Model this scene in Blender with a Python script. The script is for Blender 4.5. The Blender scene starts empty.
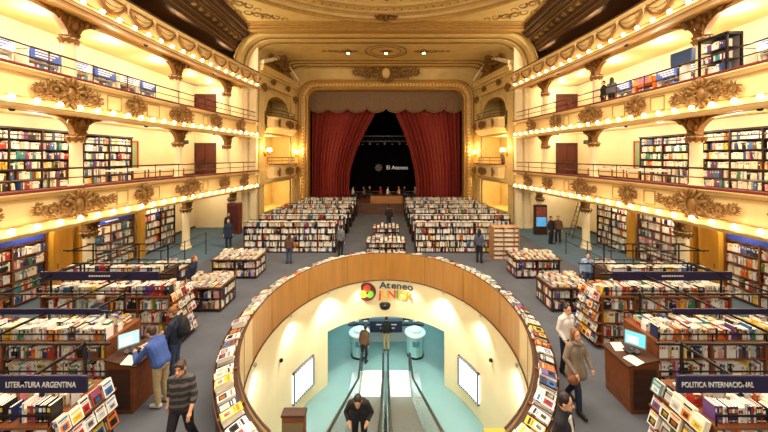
import bpy, math, random
from mathutils import Vector, Matrix, Euler
from mathutils.bvhtree import BVHTree
SC = bpy.context.scene
COL = SC.collection
PI = math.pi
# ------------------------------------------------------------------ camera (14 mm shift lens on the rear balcony)
EYE, FPX, VX, VY = 5.5, 300.0, 386.0, 157.0
cam_d = bpy.data.cameras.new('camera')
cam_d.sensor_width = 36.0
cam_d.lens = FPX / 768 * 36
cam_d.shift_x = (384 - VX) / 768
cam_d.shift_y = -(216 - VY) / 768
cam_d.clip_start, cam_d.clip_end = 0.05, 200
cam = bpy.data.objects.new('camera', cam_d)
cam.location = (0, 0, EYE)
cam.rotation_euler = (PI / 2, 0, 0)
COL.objects.link(cam)
SC.camera = cam
# ------------------------------------------------------------------ exposure, world, large lights
SC.view_settings.view_transform = 'Standard'
SC.view_settings.look = 'None'
SC.view_settings.exposure = 0.6
SC.view_settings.gamma = 1.0
SC.view_settings.use_curve_mapping = False
W = bpy.data.worlds.new('world')
SC.world = W
W.use_nodes = True
W.node_tree.nodes['Background'].inputs[0].default_value = (1.0, 0.80, 0.55, 1)
W.node_tree.nodes['Background'].inputs[1].default_value = 0.26

def area(name, loc, rot, sx, sy, power, col, spread=PI):
    d = bpy.data.lights.new(name, 'AREA')
    d.shape = 'RECTANGLE'; d.size = sx; d.size_y = sy
    d.energy = power; d.color = col; d.spread = spread
    o = bpy.data.objects.new(name, d); o.location = loc; o.rotation_euler = rot
    COL.objects.link(o); return o
def point(name, loc, power, col, r=0.12):
    d = bpy.data.lights.new(name, 'POINT'); d.energy = power; d.color = col; d.shadow_soft_size = r
    o = bpy.data.objects.new(name, d); o.location = loc; COL.objects.link(o); return o
def spot(name, loc, target, power, col, ang=1.0, r=0.04, blend=0.4):
    d = bpy.data.lights.new(name, 'SPOT'); d.energy = power; d.color = col; d.shadow_soft_size = r
    d.spot_size = ang; d.spot_blend = blend
    o = bpy.data.objects.new(name, d); o.location = loc
    o.rotation_euler = (Vector(target) - Vector(loc)).to_track_quat('-Z', 'Y').to_euler()
    COL.objects.link(o); return o
WARM = (1.0, 0.80, 0.52)
NEUT = (1.0, 0.90, 0.76)
COOL = (0.62, 0.95, 1.0)
area('dome_fill', (0, 9, 14.6), (0, 0, 0), 12, 9, 1500, NEUT)  # added general fill for the hall, no such lamp modelled
area('rear_hall_fill', (0, -3.0, 9.0), (math.radians(58), 0, 0), 14, 4, 700, NEUT)  # added fill from above and behind the camera
area('dome_rim_fill', (0, 13.5, 14.6), (math.radians(-28), 0, 0), 12, 1.5, 500, NEUT)  # extra fill tilted forward to lift the stalls
for sx in (-1, 1):
    area('side_shop_fill', (sx * 7.6, 6.5, 10.5), (0, 0, 0), 4, 6, 300, NEUT)  # unseen fill added over each block of bookcases
area('junior_shop_light', (0, 17, -2.25), (0, 0, 0), 7, 6, 125, (0.70, 1.0, 0.96))
for sx in (-1, 1):                                  # added spots without fittings, aimed up from the top gallery to brighten the ceiling
    for y in (4, 10, 16, 20.5):
        spot('ceiling_fill_spot', (sx * 11.6, y, 12.4), (sx * 1.5, y + 3.5, 15.5), 340, (1.0, 0.87, 0.64), 2.4, .3, .8)
for sx in (-1, 1):                                  # lamps under the balcony ceilings
    for z, pw in ((2.85, 45), (6.75, 75), (10.45, 90)):
        for y in (8.2, 11.2, 14.2, 17.2, 20.2, 22.3):
            point('soffit_light', (sx * 13.1, y, z), pw * (0.6 if y > 19 else 1), (1.0, 0.88, 0.69), 0.15)
# ------------------------------------------------------------------ colours and materials
def C(r, g, b):
    f = lambda c: (c / 12.92 if c <= 0.04045 else ((c + 0.055) / 1.055) ** 2.4)
    return (f(r / 255), f(g / 255), f(b / 255), 1.0)
MATS = {}
def mat(name, rgb, rough=0.6, metal=0.0, emit=0.0, noise=0.0, scale=6.0, wood=False, spec=None, bump=0.0, bscale=40.0):
    if name in MATS: return MATS[name]
    m = bpy.data.materials.new(name); m.use_nodes = True
    nt = m.node_tree; b = nt.nodes['Principled BSDF']
    c = C(*rgb)
    b.inputs['Base Color'].default_value = c
    b.inputs['Roughness'].default_value = rough
    b.inputs['Metallic'].default_value = metal
    if spec is not None: b.inputs['Specular IOR Level'].default_value = spec
    if emit:
        b.inputs['Emission Color'].default_value = c
        b.inputs['Emission Strength'].default_value = emit
    if noise or wood:
        tc = nt.nodes.new('ShaderNodeTexCoord'); mp = nt.nodes.new('ShaderNodeMapping')
        n = nt.nodes.new('ShaderNodeTexNoise'); r = nt.nodes.new('ShaderNodeValToRGB')
        nt.links.new(tc.outputs['Object'], mp.inputs[0]); nt.links.new(mp.outputs[0], n.inputs['Vector'])
        if wood: mp.inputs['Scale'].default_value = (1.0, 1.0, 0.12) if wood == 'z' else (0.15, 1, 1)
        n.inputs['Scale'].default_value = scale; n.inputs['Detail'].default_value = 4
        k = noise or 0.25
        r.color_ramp.elements[0].position = 0.3; r.color_ramp.elements[1].position = 0.7
        r.color_ramp.elements[0].color = tuple(x * (1 - k) for x in c[:3]) + (1,)
        r.color_ramp.elements[1].color = tuple(min(1, x * (1 + k)) for x in c[:3]) + (1,)
        nt.links.new(n.outputs['Fac'], r.inputs[0]); nt.links.new(r.outputs[0], b.inputs['Base Color'])
    if bump:
        n2 = nt.nodes.new('ShaderNodeTexNoise'); n2.inputs['Scale'].default_value = bscale
        bp = nt.nodes.new('ShaderNodeBump'); bp.inputs['Strength'].default_value = bump
        tc2 = nt.nodes.new('ShaderNodeTexCoord'); nt.links.new(tc2.outputs['Object'], n2.inputs['Vector'])
        nt.links.new(n2.outputs['Fac'], bp.inputs['Height']); nt.links.new(bp.outputs[0], b.inputs['Normal'])
    MATS[name] = m
    return m
def glass(name, rgb, alpha=0.25, rough=0.05):
    if name in MATS: return MATS[name]
    m = mat(name, rgb, rough); m.node_tree.nodes['Principled BSDF'].inputs['Alpha'].default_value = alpha
    return m
def stripes(name, a, b, period, rough=0.8, axis=2):
    if name in MATS: return MATS[name]
    m = mat(name, a, rough); nt = m.node_tree; bs = nt.nodes['Principled BSDF']
    tc = nt.nodes.new('ShaderNodeTexCoord'); sp = nt.nodes.new('ShaderNodeSeparateXYZ')
    mu = nt.nodes.new('ShaderNodeMath'); mu.operation = 'MULTIPLY'; mu.inputs[1].default_value = 1 / period
    fr = nt.nodes.new('ShaderNodeMath'); fr.operation = 'FRACT'
    rp = nt.nodes.new('ShaderNodeValToRGB'); rp.color_ramp.interpolation = 'CONSTANT'
    rp.color_ramp.elements[0].color = C(*a); rp.color_ramp.elements[1].color = C(*b); rp.color_ramp.elements[1].position = 0.6
    nt.links.new(tc.outputs['Object'], sp.inputs[0]); nt.links.new(sp.outputs[axis], mu.inputs[0])
    nt.links.new(mu.outputs[0], fr.inputs[0]); nt.links.new(fr.outputs[0], rp.inputs[0]); nt.links.new(rp.outputs[0], bs.inputs['Base Color'])
    return m
CREAM = mat('cream_paint', (224, 190, 128), 0.55, noise=0.06, scale=1.5)
WALLC = mat('pale_wall_paint', (240, 222, 178), 0.6, noise=0.05, scale=1.0)
SOFF = mat('soffit_plaster', (232, 206, 148), 0.6, noise=0.05, scale=1.0)
GOLDC = mat('ceiling_gold_paint', (207, 178, 112), 0.5, noise=0.1, scale=1.2)
GOLDD = mat('dark_gold_moulding', (136, 100, 46), 0.45, 0.15, noise=0.25, scale=9)
GILT = mat('gilded_plaster', (176, 134, 66), 0.38, 0.3, noise=0.3, scale=14)
BRONZ = mat('bronzed_plaster', (140, 98, 44), 0.42, 0.2, noise=0.3, scale=14)
BROWN = mat('brown_trim_cornice_shade', (84, 56, 28), 0.75, noise=0.2, scale=4)  # plain brown trim; on the unlit cornice the shade is in this colour
GDARK = mat('gallery_shade_wall', (52, 34, 20), 0.95, noise=0.2, scale=2)  # gloom at the back of the gallery painted into the wall colour
REDCAP = mat('red_velvet_cap', (112, 24, 22), 0.6)
RAILM = mat('dark_bronze_rail', (70, 46, 34), 0.35, 0.6)
BLACKM = mat('black_metal', (24, 22, 24), 0.4, 0.4)
WOOD = mat('reddish_shelf_wood', (126, 70, 34), 0.45, wood='x', noise=0.25, scale=9)
WOODD = mat('dark_shelf_wood', (74, 42, 24), 0.5, wood='x', noise=0.25, scale=9)
DSHELF = mat('espresso_shelf_wood', (44, 26, 18), 0.5, wood='x', noise=0.2, scale=9)
AMBER = mat('amber_maple_panel', (206, 148, 44), 0.35, wood='z', noise=0.14, scale=5)
CARPET = mat('grey_carpet', (97, 99, 104), 0.95, noise=0.10, scale=1.3, spec=0.1)
CARPB = mat('blue_grey_carpet', (92, 112, 126), 0.95, noise=0.1, scale=2, spec=0.1)
NAVY = mat('navy_sign_board', (34, 28, 62), 0.4)
LETT = mat('pale_lettering', (226, 220, 214), 0.5)
PAGES = mat('paper_page_edges', (236, 226, 204), 0.8)
SKIN = mat('skin', (214, 158, 122), 0.5)
STEEL = mat('brushed_steel', (196, 204, 206), 0.28, 0.85)
# ------------------------------------------------------------------ mesh builder
class MB:
    def __init__(s): s.v = []; s.f = []; s.m = []
    def add(s, vs, fs, mi=0):
        o = len(s.v); s.v.extend(tuple(p) for p in vs)
        for f in fs: s.f.append(tuple(i + o for i in f)); s.m.append(mi)
    def quad(s, a, b, c, d, mi=0): s.add((a, b, c, d), ((0, 1, 2, 3),), mi)
    BF = ((0, 3, 2, 1), (4, 5, 6, 7), (0, 1, 5, 4), (1, 2, 6, 5), (2, 3, 7, 6), (3, 0, 4, 7))
    def box(s, x0, x1, y0, y1, z0, z1, mi=0):
        if x0 > x1: x0, x1 = x1, x0
        if y0 > y1: y0, y1 = y1, y0
        s.add(((x0, y0, z0), (x1, y0, z0), (x1, y1, z0), (x0, y1, z0), (x0, y0, z1), (x1, y0, z1), (x1, y1, z1), (x0, y1, z1)), s.BF, mi)
    def obox(s, c, R, sx, sy, sz, mi=0):
        c = Vector(c); vs = []
        for dz in (-.5, .5):
            for dx, dy in ((-.5, -.5), (.5, -.5), (.5, .5), (-.5, .5)):
                vs.append(c + R @ Vector((dx * sx, dy * sy, dz * sz)))
        s.add(vs, s.BF, mi)
    def bbox(s, x0, x1, y0, y1, z0, z1, b=0.02, mi=0):          # box with chamfered vertical and top edges
        if x0 > x1: x0, x1 = x1, x0
        P = [(x0 + b, y0), (x1 - b, y0), (x1, y0 + b), (x1, y1 - b), (x1 - b, y1), (x0 + b, y1), (x0, y1 - b), (x0, y0 + b)]
        cx, cy = (x0 + x1) / 2, (y0 + y1) / 2
        Q = [(cx + (x - cx) * (1 - 2 * b / (x1 - x0)), cy + (y - cy) * (1 - 2 * b / (y1 - y0))) for x, y in P]
        s.add([(x, y, z0) for x, y in P] + [(x, y, z1 - b) for x, y in P] + [(x, y, z1) for x, y in Q],
              [tuple(range(7, -1, -1)), tuple(range(16, 24))] + [(i, (i + 1) % 8, 8 + (i + 1) % 8, 8 + i) for i in range(8)]
              + [(8 + i, 8 + (i + 1) % 8, 16 + (i + 1) % 8, 16 + i) for i in range(8)], mi)
    def tube(s, pts, r, n=6, mi=0, cap=True, flat=1.0, up=None):
        pts = [Vector(p) for p in pts]; k = len(pts)
        rs = [r] * k if isinstance(r, (int, float)) else r
        vs = []; prev = Vector(up) if up else None
        for i, p in enumerate(pts):
            t = (pts[min(i + 1, k - 1)] - pts[max(i - 1, 0)])
            t = t.normalized() if t.length > 1e-9 else Vector((0, 0, 1))
            if prev is None or abs(prev.dot(t)) > 0.98:
                prev = Vector((0, 0, 1)) if abs(t.z) < 0.9 else Vector((1, 0, 0))
            a = (prev - t * prev.dot(t)).normalized(); b = t.cross(a); prev = a
            for j in range(n):
                w = 2 * PI * j / n
                vs.append(p + a * (math.cos(w) * rs[i] * flat) + b * (math.sin(w) * rs[i]))
        fs = [(i * n + j, i * n + (j + 1) % n, (i + 1) * n + (j + 1) % n, (i + 1) * n + j) for i in range(k - 1) for j in range(n)]
        if cap: fs += [tuple(range(n - 1, -1, -1)), tuple((k - 1) * n + j for j in range(n))]
        s.add(vs, fs, mi)
    def lathe(s, prof, c=(0, 0, 0), n=16, mi=0, sx=1.0, sy=1.0):
        vs = [(c[0] + r * math.cos(2 * PI * j / n) * sx, c[1] + r * math.sin(2 * PI * j / n) * sy, c[2] + z) for r, z in prof for j in range(n)]
        k = len(prof)
        fs = [(i * n + j, i * n + (j + 1) % n, (i + 1) * n + (j + 1) % n, (i + 1) * n + j) for i in range(k - 1) for j in range(n)]
        fs += [tuple(range(n - 1, -1, -1)), tuple((k - 1) * n + j for j in range(n))]
        s.add(vs, fs, mi)
    def ell(s, c, rad, n=8, m=6, R=None, mi=0):
        c = Vector(c); rx, ry, rz = (rad,) * 3 if isinstance(rad, (int, float)) else rad
        vs = []
        for i in range(1, m):
            a = PI * i / m
            for j in range(n):
                w = 2 * PI * j / n
                vs.append(Vector((rx * math.sin(a) * math.cos(w), ry * math.sin(a) * math.sin(w), -rz * math.cos(a))))
        vs += [Vector((0, 0, -rz)), Vector((0, 0, rz))]
        if R is not None: vs = [R @ v for v in vs]
        lo, hi = (m - 1) * n, (m - 1) * n + 1
        fs = [(i * n + j, i * n + (j + 1) % n, (i + 1) * n + (j + 1) % n, (i + 1) * n + j) for i in range(m - 2) for j in range(n)]
        fs += [(lo, (j + 1) % n, j) for j in range(n)] + [(hi, (m - 2) * n + j, (m - 2) * n + (j + 1) % n) for j in range(n)]
        s.add([c + v for v in vs], fs, mi)
    def strip(s, rows, mi=0, closed=False):                     # rows of equal length -> quads between
        n = len(rows[0]); o = [p for r in rows for p in r]
        fs = []
        for i in range(len(rows) - 1 + (1 if closed else 0)):
            a, b = i * n, ((i + 1) % len(rows)) * n
            fs += [(a + j, a + j + 1, b + j + 1, b + j) for j in range(n - 1)]
        s.add(o, fs, mi)
    def loft(s, rows, mi=0):                                    # rows of closed loops, capped
        n = len(rows[0]); k = len(rows)
        fs = [(i * n + j, i * n + (j + 1) % n, (i + 1) * n + (j + 1) % n, (i + 1) * n + j) for i in range(k - 1) for j in range(n)]
        fs += [tuple(range(n - 1, -1, -1)), tuple((k - 1) * n + j for j in range(n))]
        s.add([p for r in rows for p in r], fs, mi)
    def build(s, name, mats, parent=None, org=None, smooth=False):
        if not isinstance(mats, (list, tuple)): mats = [mats]
        po = ORG.get(parent.name, Vector((0, 0, 0))) if parent else Vector((0, 0, 0))
        if org is None: org = po
        org = Vector(org)
        me = bpy.data.meshes.new(name)
        me.from_pydata([(x - org.x, y - org.y, z - org.z) for x, y, z in s.v], [], s.f)
        for m in mats: me.materials.append(m)
        if len(mats) > 1: me.polygons.foreach_set('material_index', s.m)
        if smooth:
            me.polygons.foreach_set('use_smooth', [True] * len(me.polygons))
            try: me.set_sharp_from_angle(angle=math.radians(smooth if smooth > 1 else 45))
            except Exception: pass
        me.update()
        o = bpy.data.objects.new(name, me)
        COL.objects.link(o)
        o.location = org - po
        if parent: o.parent = parent
        ORG[o.name] = org
        return o
ORG = {}
def tag(o, label=None, cat=None, group=None, kind=None):
    if label: o['label'] = label
    if cat: o['category'] = cat
    if group: o['group'] = group
    if kind: o['kind'] = kind
    return o
def thing(name, loc, label, cat, group=None):
    o = bpy.data.objects.new(name, None); o.empty_display_size = 0.2
    o.location = loc; COL.objects.link(o); ORG[o.name] = Vector(loc)
    return tag(o, label, cat, group)
def struct(o): o['kind'] = 'structure'; return o
def share(src, name, parent=None, loc=(0, 0, 0), rot=(0, 0, 0), scale=None):
    o = bpy.data.objects.new(name, src if isinstance(src, bpy.types.Mesh) else src.data)
    COL.objects.link(o); o.location = loc; o.rotation_euler = rot
    if scale: o.scale = scale
    if parent: o.parent = parent
    ORG[o.name] = Vector(loc)
    return o
def text(name, body, size, m, parent=None, loc=(0, 0, 0), rot=(PI / 2, 0, 0), align='CENTER', extr=0.004, sx=1.0, bold=0.0):
    cu = bpy.data.curves.new(name, 'FONT'); cu.body = body; cu.size = size; cu.align_x = align; cu.align_y = 'CENTER'
    cu.extrude = extr; cu.offset = bold; cu.materials.append(m)
    tmp = bpy.data.objects.new(name + '_tmp', cu); COL.objects.link(tmp)
    dg = bpy.context.evaluated_depsgraph_get(); dg.update()
    me = bpy.data.meshes.new_from_object(tmp.evaluated_get(dg))
    bpy.data.objects.remove(tmp)
    if not me.materials: me.materials.append(m)
    o = bpy.data.objects.new(name, me); COL.objects.link(o)
    o.rotation_euler = rot; o.scale = (sx, 1, 1)
    po = ORG.get(parent.name, Vector((0, 0, 0))) if parent else Vector((0, 0, 0))
    o.location = Vector(loc) - po
    if parent: o.parent = parent
    ORG[o.name] = Vector(loc)
    return o
def ordinal(n):
    base = ['zeroth', 'first', 'second', 'third', 'fourth', 'fifth', 'sixth', 'seventh', 'eighth', 'ninth', 'tenth', 'eleventh', 'twelfth',
            'thirteenth', 'fourteenth', 'fifteenth', 'sixteenth', 'seventeenth', 'eighteenth', 'nineteenth']
    if n < 20: return base[n]
    tens = ['', '', 'twenty', 'thirty', 'forty', 'fifty', 'sixty', 'seventy', 'eighty', 'ninety']
    if n % 10 == 0: return tens[n // 10][:-1] + 'ieth' if n < 100 else str(n) + 'th'
    return tens[n // 10] + '-' + base[n % 10] if n < 100 else str(n) + 'th'
LR = {-1: 'left', 1: 'right'}
# ------------------------------------------------------------------ ornament relief in a local frame: x along, z up, -y out of the wall
def spiral(cx, cz, r0, r1, a0, turns, k=14):
    return [(cx + (r0 + (r1 - r0) * i / k) * math.cos(a0 + turns * 2 * PI * i / k), -0.03, cz + (r0 + (r1 - r0) * i / k) * math.sin(a0 + turns * 2 * PI * i / k)) for i in range(k + 1)]
def ornament_mesh(name, w, h, seed, m, shield=True):
    rnd = random.Random(seed); b = MB()
    def leaf(x, z, a, l, r):
        da = rnd.uniform(-.7, .7)
        b.tube([(x, -.01, z), (x + l * .35 * math.cos(a), -.03 - r * 1.2, z + l * .35 * math.sin(a)), (x + l * .75 * math.cos(a + da * .5), -.05 - r, z + l * .75 * math.sin(a + da * .5)), (x + l * math.cos(a + da), -.02, z + l * math.sin(a + da))],
               [r * .6, r, r * .8, r * .15], 6, flat=1.0)
    if shield:
        b.ell((0, -0.03, 0), (h * .17, .10, h * .25), 12, 8)
        b.tube([(h * .23 * math.cos(a), -0.06, h * .33 * math.sin(a)) for a in [2 * PI * i / 20 for i in range(21)]], h * .05, 6)
        for i in range(7):
            a = PI / 2 + (i - 3) * .42; leaf(h * .2 * math.cos(a), h * .28 * math.sin(a), a, h * .36, h * .07)
        for i in range(5):
            a = -PI / 2 + (i - 2) * .5; leaf(h * .2 * math.cos(a), h * .3 * math.sin(a), a, h * .28, h * .06)
    for s in (-1, 1):
        x = h * .26 if shield else 0.0
        n = max(1, int((w / 2 - x) / (h * .40)))
        st = (w / 2 - x) / n
        for i in range(n):
            f = 1 - .5 * i / max(1, n); cx = s * (x + st * (i + .5)); up = 1 if i % 2 == 0 else -1; cz = up * h * .06 * f
            r = min(st * .62, h * .44) * f
            pts = spiral(cx, cz, r, r * .15, (PI if s > 0 else 0) - up * s * .6, s * up * 1.3)
            b.tube(pts, [r * (.26 - .16 * q / 14) for q in range(15)], 6)
            b.ell((cx, -.06, cz), r * .24, 8, 5)
            for q in range(16):
                a = 2 * PI * q / 16 + rnd.uniform(-.15, .15)
                leaf(cx + r * .75 * math.cos(a), cz + r * .75 * math.sin(a), a + s * up * .5, r * rnd.uniform(.45, .8), r * .15)
    o = b.build(name, m, smooth=60); me = o.data
    bpy.data.objects.remove(o)
    return me
# ================================================================== the hall
# plan: the balcony front stands at x = +-XF(y); the side walls at x = +-WX
XFT = [(-3, 10.6), (3, 10.9), (8, 11.0), (12, 11.0), (15, 10.9), (18, 10.65), (21, 10.35), (23.4, 10.0)]
def XF(y):
    for (a, xa), (b, xb) in zip(XFT, XFT[1:]):
        if y <= b: return xa + (xb - xa) * (y - a) / (b - a)
    return XFT[-1][1]
WX, YEND, YPRO = 14.9, 23.4, 29.8
HC, HA, HB = 9.2, 3.8, 4.9                          # stairwell opening: centre y, half width, half length
def oval(a, b, t, z=0.0): return (a * math.sin(t), HC + b * math.cos(t), z)      # t = 0 is the far end
# ---- floor with the oval opening
b = MB(); N = 96
outer = []
for i in range(N):
    t = 2 * PI * i / N; dx, dy = math.sin(t), math.cos(t)
    k = min((15.0 / abs(dx)) if abs(dx) > 1e-6 else 1e9, ((38.0 - HC) / dy) if dy > 1e-6 else ((HC + 6) / -dy if dy < -1e-6 else 1e9))
    outer.append((dx * k, HC + dy * k, 0))
for i in range(N):
    t0, t1 = 2 * PI * i / N, 2 * PI * (i + 1) / N
    b.quad(oval(HA, HB, t0), outer[i], outer[(i + 1) % N], oval(HA, HB, t1))
for c in ((-15, 38), (15, 38), (15, -6), (-15, -6)):
    pass
struct(b.build('floor', CARPET))
b = MB()
for s in (-1, 1):                                    # bluer runner of carpet under the balconies
    b.add([(s * x, y, 0.006) for x, y in ((9.6, -2), (14.6, -2), (14.6, 28), (9.6, 28))], ((0, 1, 2, 3),))
struct(b.build('floor_runner', CARPB))
# ---- side walls
for s in (-1, 1):
    b = MB()
    b.box(s * WX, s * (WX + .3), -3, YEND + .3, 0, 11.03)
    b.box(s * 10.6, s * WX, YEND, YEND + .3, 0, 11.03)                  # the end of the side tiers
    struct(b.build('wall_' + LR[s], WALLC))
    b = MB()
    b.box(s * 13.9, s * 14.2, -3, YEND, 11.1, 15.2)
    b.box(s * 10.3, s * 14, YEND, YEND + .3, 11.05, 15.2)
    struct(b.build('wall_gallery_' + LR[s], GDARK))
    b = MB()
    for z in (0, 4.1, 7.95):
        b.box(s * (WX - .03), s * WX, -3, YEND, z, z + .14)
    struct(b.build('baseboard_' + LR[s], BROWN))
# ---- balconies
def ys(a, bb, n): return [a + (bb - a) * i / n for i in range(n + 1)]
YS = ys(-2.8, YEND, 40)
def sweep(mb, s, prof, mi=0, yy=YS):
    rows = [[(s * (XF(y) + d), y, z) for d, z in prof] for y in yy]
    mb.strip(rows if s > 0 else [r[::-1] for r in rows], mi)
TIERS = [(3.05, 4.45, 4.10), (6.95, 8.28, 7.95), (10.75, 12.1, 11.8)]
orn_wide = [ornament_mesh('cartouche', 2.3, 0.98, 11, BRONZ), ornament_mesh('cartouche', 2.9, 0.98, 12, BRONZ)]
orn_small = [ornament_mesh('cartouche', 1.0, 0.86, 21, BRONZ), ornament_mesh('cartouche', 1.3, 0.86, 22, BRONZ)]
def place_orn(me, y, s, z, parent, d=-0.03, name='cartouche'):
    e = 0.3; ang = math.atan2(XF(y + e) - XF(y - e), 2 * e)
    rz = (PI / 2 - ang) if s < 0 else (-PI / 2 + ang)
    return share(me, name, parent, (s * (XF(y) + d), y, z), (0, 0, rz))
for ti, (zb, zc, zf) in enumerate(TIERS):
    for s in (-1, 1):
        b = MB()
        H = zc - zb
        sweep(b, s, [(4.4, zb + .25), (.55, zb + .25), (.3, zb + .02), (.05, zb), (-.14, zb + .02), (-.2, zb + .1), (-.2, zb + .16), (-.12, zb + .2), (-.1, zb + .27),
                     (-.02, zb + .3), (0, zb + .36), (.06, zb + .40), (.06, zc - .26), (.0, zc - .22), (-.04, zc - .16), (-.1, zc - .1), (-.1, zc - .05)])
        sweep(b, s, [(.16, zc - .02), (.16, zf), (3.9 if ti < 2 else 3.2, zf), (3.9 if ti < 2 else 3.2, zf - .3)])
        bal = struct(b.build('balcony', CREAM, org=(s * 11, 10, zf)))
        b = MB(); sweep(b, s, [(-.1, zc - .06), (-.13, zc - .03), (-.13, zc + .01), (-.1, zc + .03), (.14, zc + .03), (.17, zc), (.17, zc - .05)])
        b.build('cap', REDCAP if ti < 2 else BROWN, bal)
        b = MB()                                     # gold mouldings along the front
        for d, z, r in ((-.02, zc - .24, .022), (-.01, zb + .37, .03), (-.2, zb + .13, .018)):
            b.tube([(s * (XF(y) + d), y, z) for y in YS], r, 5)
        if ti == 2: b.tube([(s * (XF(y) - .12), y, zb + .03) for y in YS], .035, 5)
        b.build('moulding', GILT if ti < 2 else BRONZ, bal, smooth=60)
        if ti < 2:
            tz = zc + .66
            for z, r, nm in ((tz, .032, 'top_rail'), (tz - .33, .02, 'middle_rail')):
                b = MB(); b.tube([(s * (XF(y) + .05), y, z) for y in YS], r, 6); b.build(nm, RAILM, bal, smooth=60)
            for i in range(18):
                y = -2 + i * 1.48
                b = MB(); b.tube([(s * (XF(y) + .05), y, zc - .05), (s * (XF(y) + .05), y, tz)], .018, 6)
                b.ell((s * (XF(y) + .05), y, tz), .045, 6, 5)
                b.build('rail_post', RAILM, bal, smooth=60)
            zo = (zb + zc) / 2 + .06
            zo -= 0
            if ti == 0: spots = [(5.4, 1, 0), (10.7, 1, 1), (16.5, 1, 1), (8.0, 0, 0), (13.5, 0, 0), (19.4, 0, 1), (21.7, 1, 0)]
            else: spots = [(5.0, 1, 0), (10.4, 1, 0), (15.9, 1, 0), (21.3, 1, 0), (7.7, 0, 0), (13.1, 0, 0), (18.6, 0, 1)]
            for y, wide, v in spots:
                o = place_orn((orn_wide if wide else orn_small)[v], y, s, zo, bal)
                o.location -= ORG[bal.name]
            # panel frames between the ornaments
            b = MB()
            for y0, y1 in ((6.2, 7.3), (11.9 if ti else 12.3, 12.5 if ti else 12.8), (13.8, 14.5), (17.6, 18.0)):
                P = [(y0, zo - .28), (y1, zo - .28), (y1, zo + .28), (y0, zo + .28), (y0, zo - .28)]
                for (ya, za), (yb, zb2) in zip(P, P[1:]):
                    b.tube([(s * (XF(ya) + .03), ya, za), (s * (XF(yb) + .03), yb, zb2)], .018, 5)
            b.build('panel_moulding', GILT, bal)
        else:
            b = MB(); g = MB(); y = 5.7
            while y < YEND - .6:                     # hanging garlands and rosettes on the topmost front
                q = [(s * (XF(y + u) - .05), y + u, zc - .22 - .62 * (1 - (2 * u / 1.4 - 1) ** 2)) for u in [1.4 * k / 10 for k in range(11)]]
                b.tube(q, [.03 + .04 * math.sin(PI * k / 10) for k in range(11)], 6)
                q2 = [(p[0], p[1], zc - .2 - (zc - .2 - p[2]) * .55) for p in q]
                b.tube(q2, .014, 5)
                g.ell((s * (XF(y) - .06), y, zc - .24), (.07, .11, .11), 8, 6)
                g.tube([(s * (XF(y) - .06), y, zc - .3), (s * (XF(y) - .08), y, zc - .62)], [.05, .012], 6)
                g.ell((s * (XF(y + .7) + .0), y + .7, zc - .5), (.05, .28, .22), 10, 6)
                y += 1.4
            b.build('garland', BRONZ, bal, smooth=60); g.build('rosette', CREAM, bal, smooth=60)
# ---- light bulbs along the balcony fronts
BULBG = mat('glowing_bulb', (255, 222, 164), 0.3, emit=14.0)
BRASS = mat('brass_socket', (150, 110, 50), 0.35, 0.7)
b = MB(); b.ell((0, 0, 0), (.078, .078, .086), 10, 8); t = b.build('light_bulb', BULBG, smooth=80); bulb_me = t.data; bpy.data.objects.remove(t)
b = MB(); b.lathe([(.03, -.07), (.035, 0), (.02, .06)], n=8); t = b.build('socket', BRASS, smooth=60); sock_me = t.data; bpy.data.objects.remove(t)
WHICH = ['lower', 'middle', 'topmost']
for ti, (zb, zc, zf) in enumerate(TIERS):
    for s in (-1, 1):
        y = YEND - .45; k = 0
        st = .65 if ti < 2 else .72
        while y > (7.6 if ti < 2 else 10.6):
            k += 1
            o = share(bulb_me, 'light_bulb', None, (s * (XF(y) - .2), y, zb + .29))
            tag(o, f'lit bulb on the {WHICH[ti]} {LR[s]} balcony front, {ordinal(k)} counted from the stage end', 'light bulb', f'bulbs along the {WHICH[ti]} {LR[s]} balcony')
            share(sock_me, 'socket', o, (s * .07, 0, -.05), (0, -s * .9, 0))
            y -= st
# ---- columns, arches and fan brackets
cap_me = None
def fan_bracket(w, h, m):
    b = MB(); n = 12; rows = []
    for i in range(n + 1):
        t = i / n; hw = .20 + (w - .20) * t ** 2.6; rows.append((hw, h * t))
    f = [(-hw, -.12, z) for hw, z in rows] + [(hw, -.12, z) for hw, z in rows[::-1]]
    bk = [(x, .12, z) for x, _, z in f]; k = len(f)
    b.add(f + bk, [tuple(range(k))[::-1], tuple(range(k, 2 * k))] + [(i, (i + 1) % k, k + (i + 1) % k, k + i) for i in range(k)])
    rnd = random.Random(5)
    for i in range(26):
        t = rnd.random() ** .7; hw = (.18 + (w - .2) * t ** 2.6) * rnd.uniform(-.9, .9); z = h * min(.95, t + .05)
        l = .10 + .12 * rnd.random()
        b.tube([(hw, -.12, z - l), (hw * 1.05, -.2, z), (hw * 1.2, -.13, z + l * .4)], [.03, .06, .015], 5)
    b.ell((0, -.16, h * .55), (.13, .1, .2), 8, 6)
    o = b.build('bracket', m, smooth=60); me = o.data; bpy.data.objects.remove(o); return me
brk = fan_bracket(1.15, .85, BRONZ)
CYS = [[6.3, 12.45, 18.0, 22.4], [6.2, 11.95, 17.4, 21.8], [6.1, 11.7, 17.2, 21.8]]
COLD = 1.35
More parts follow.
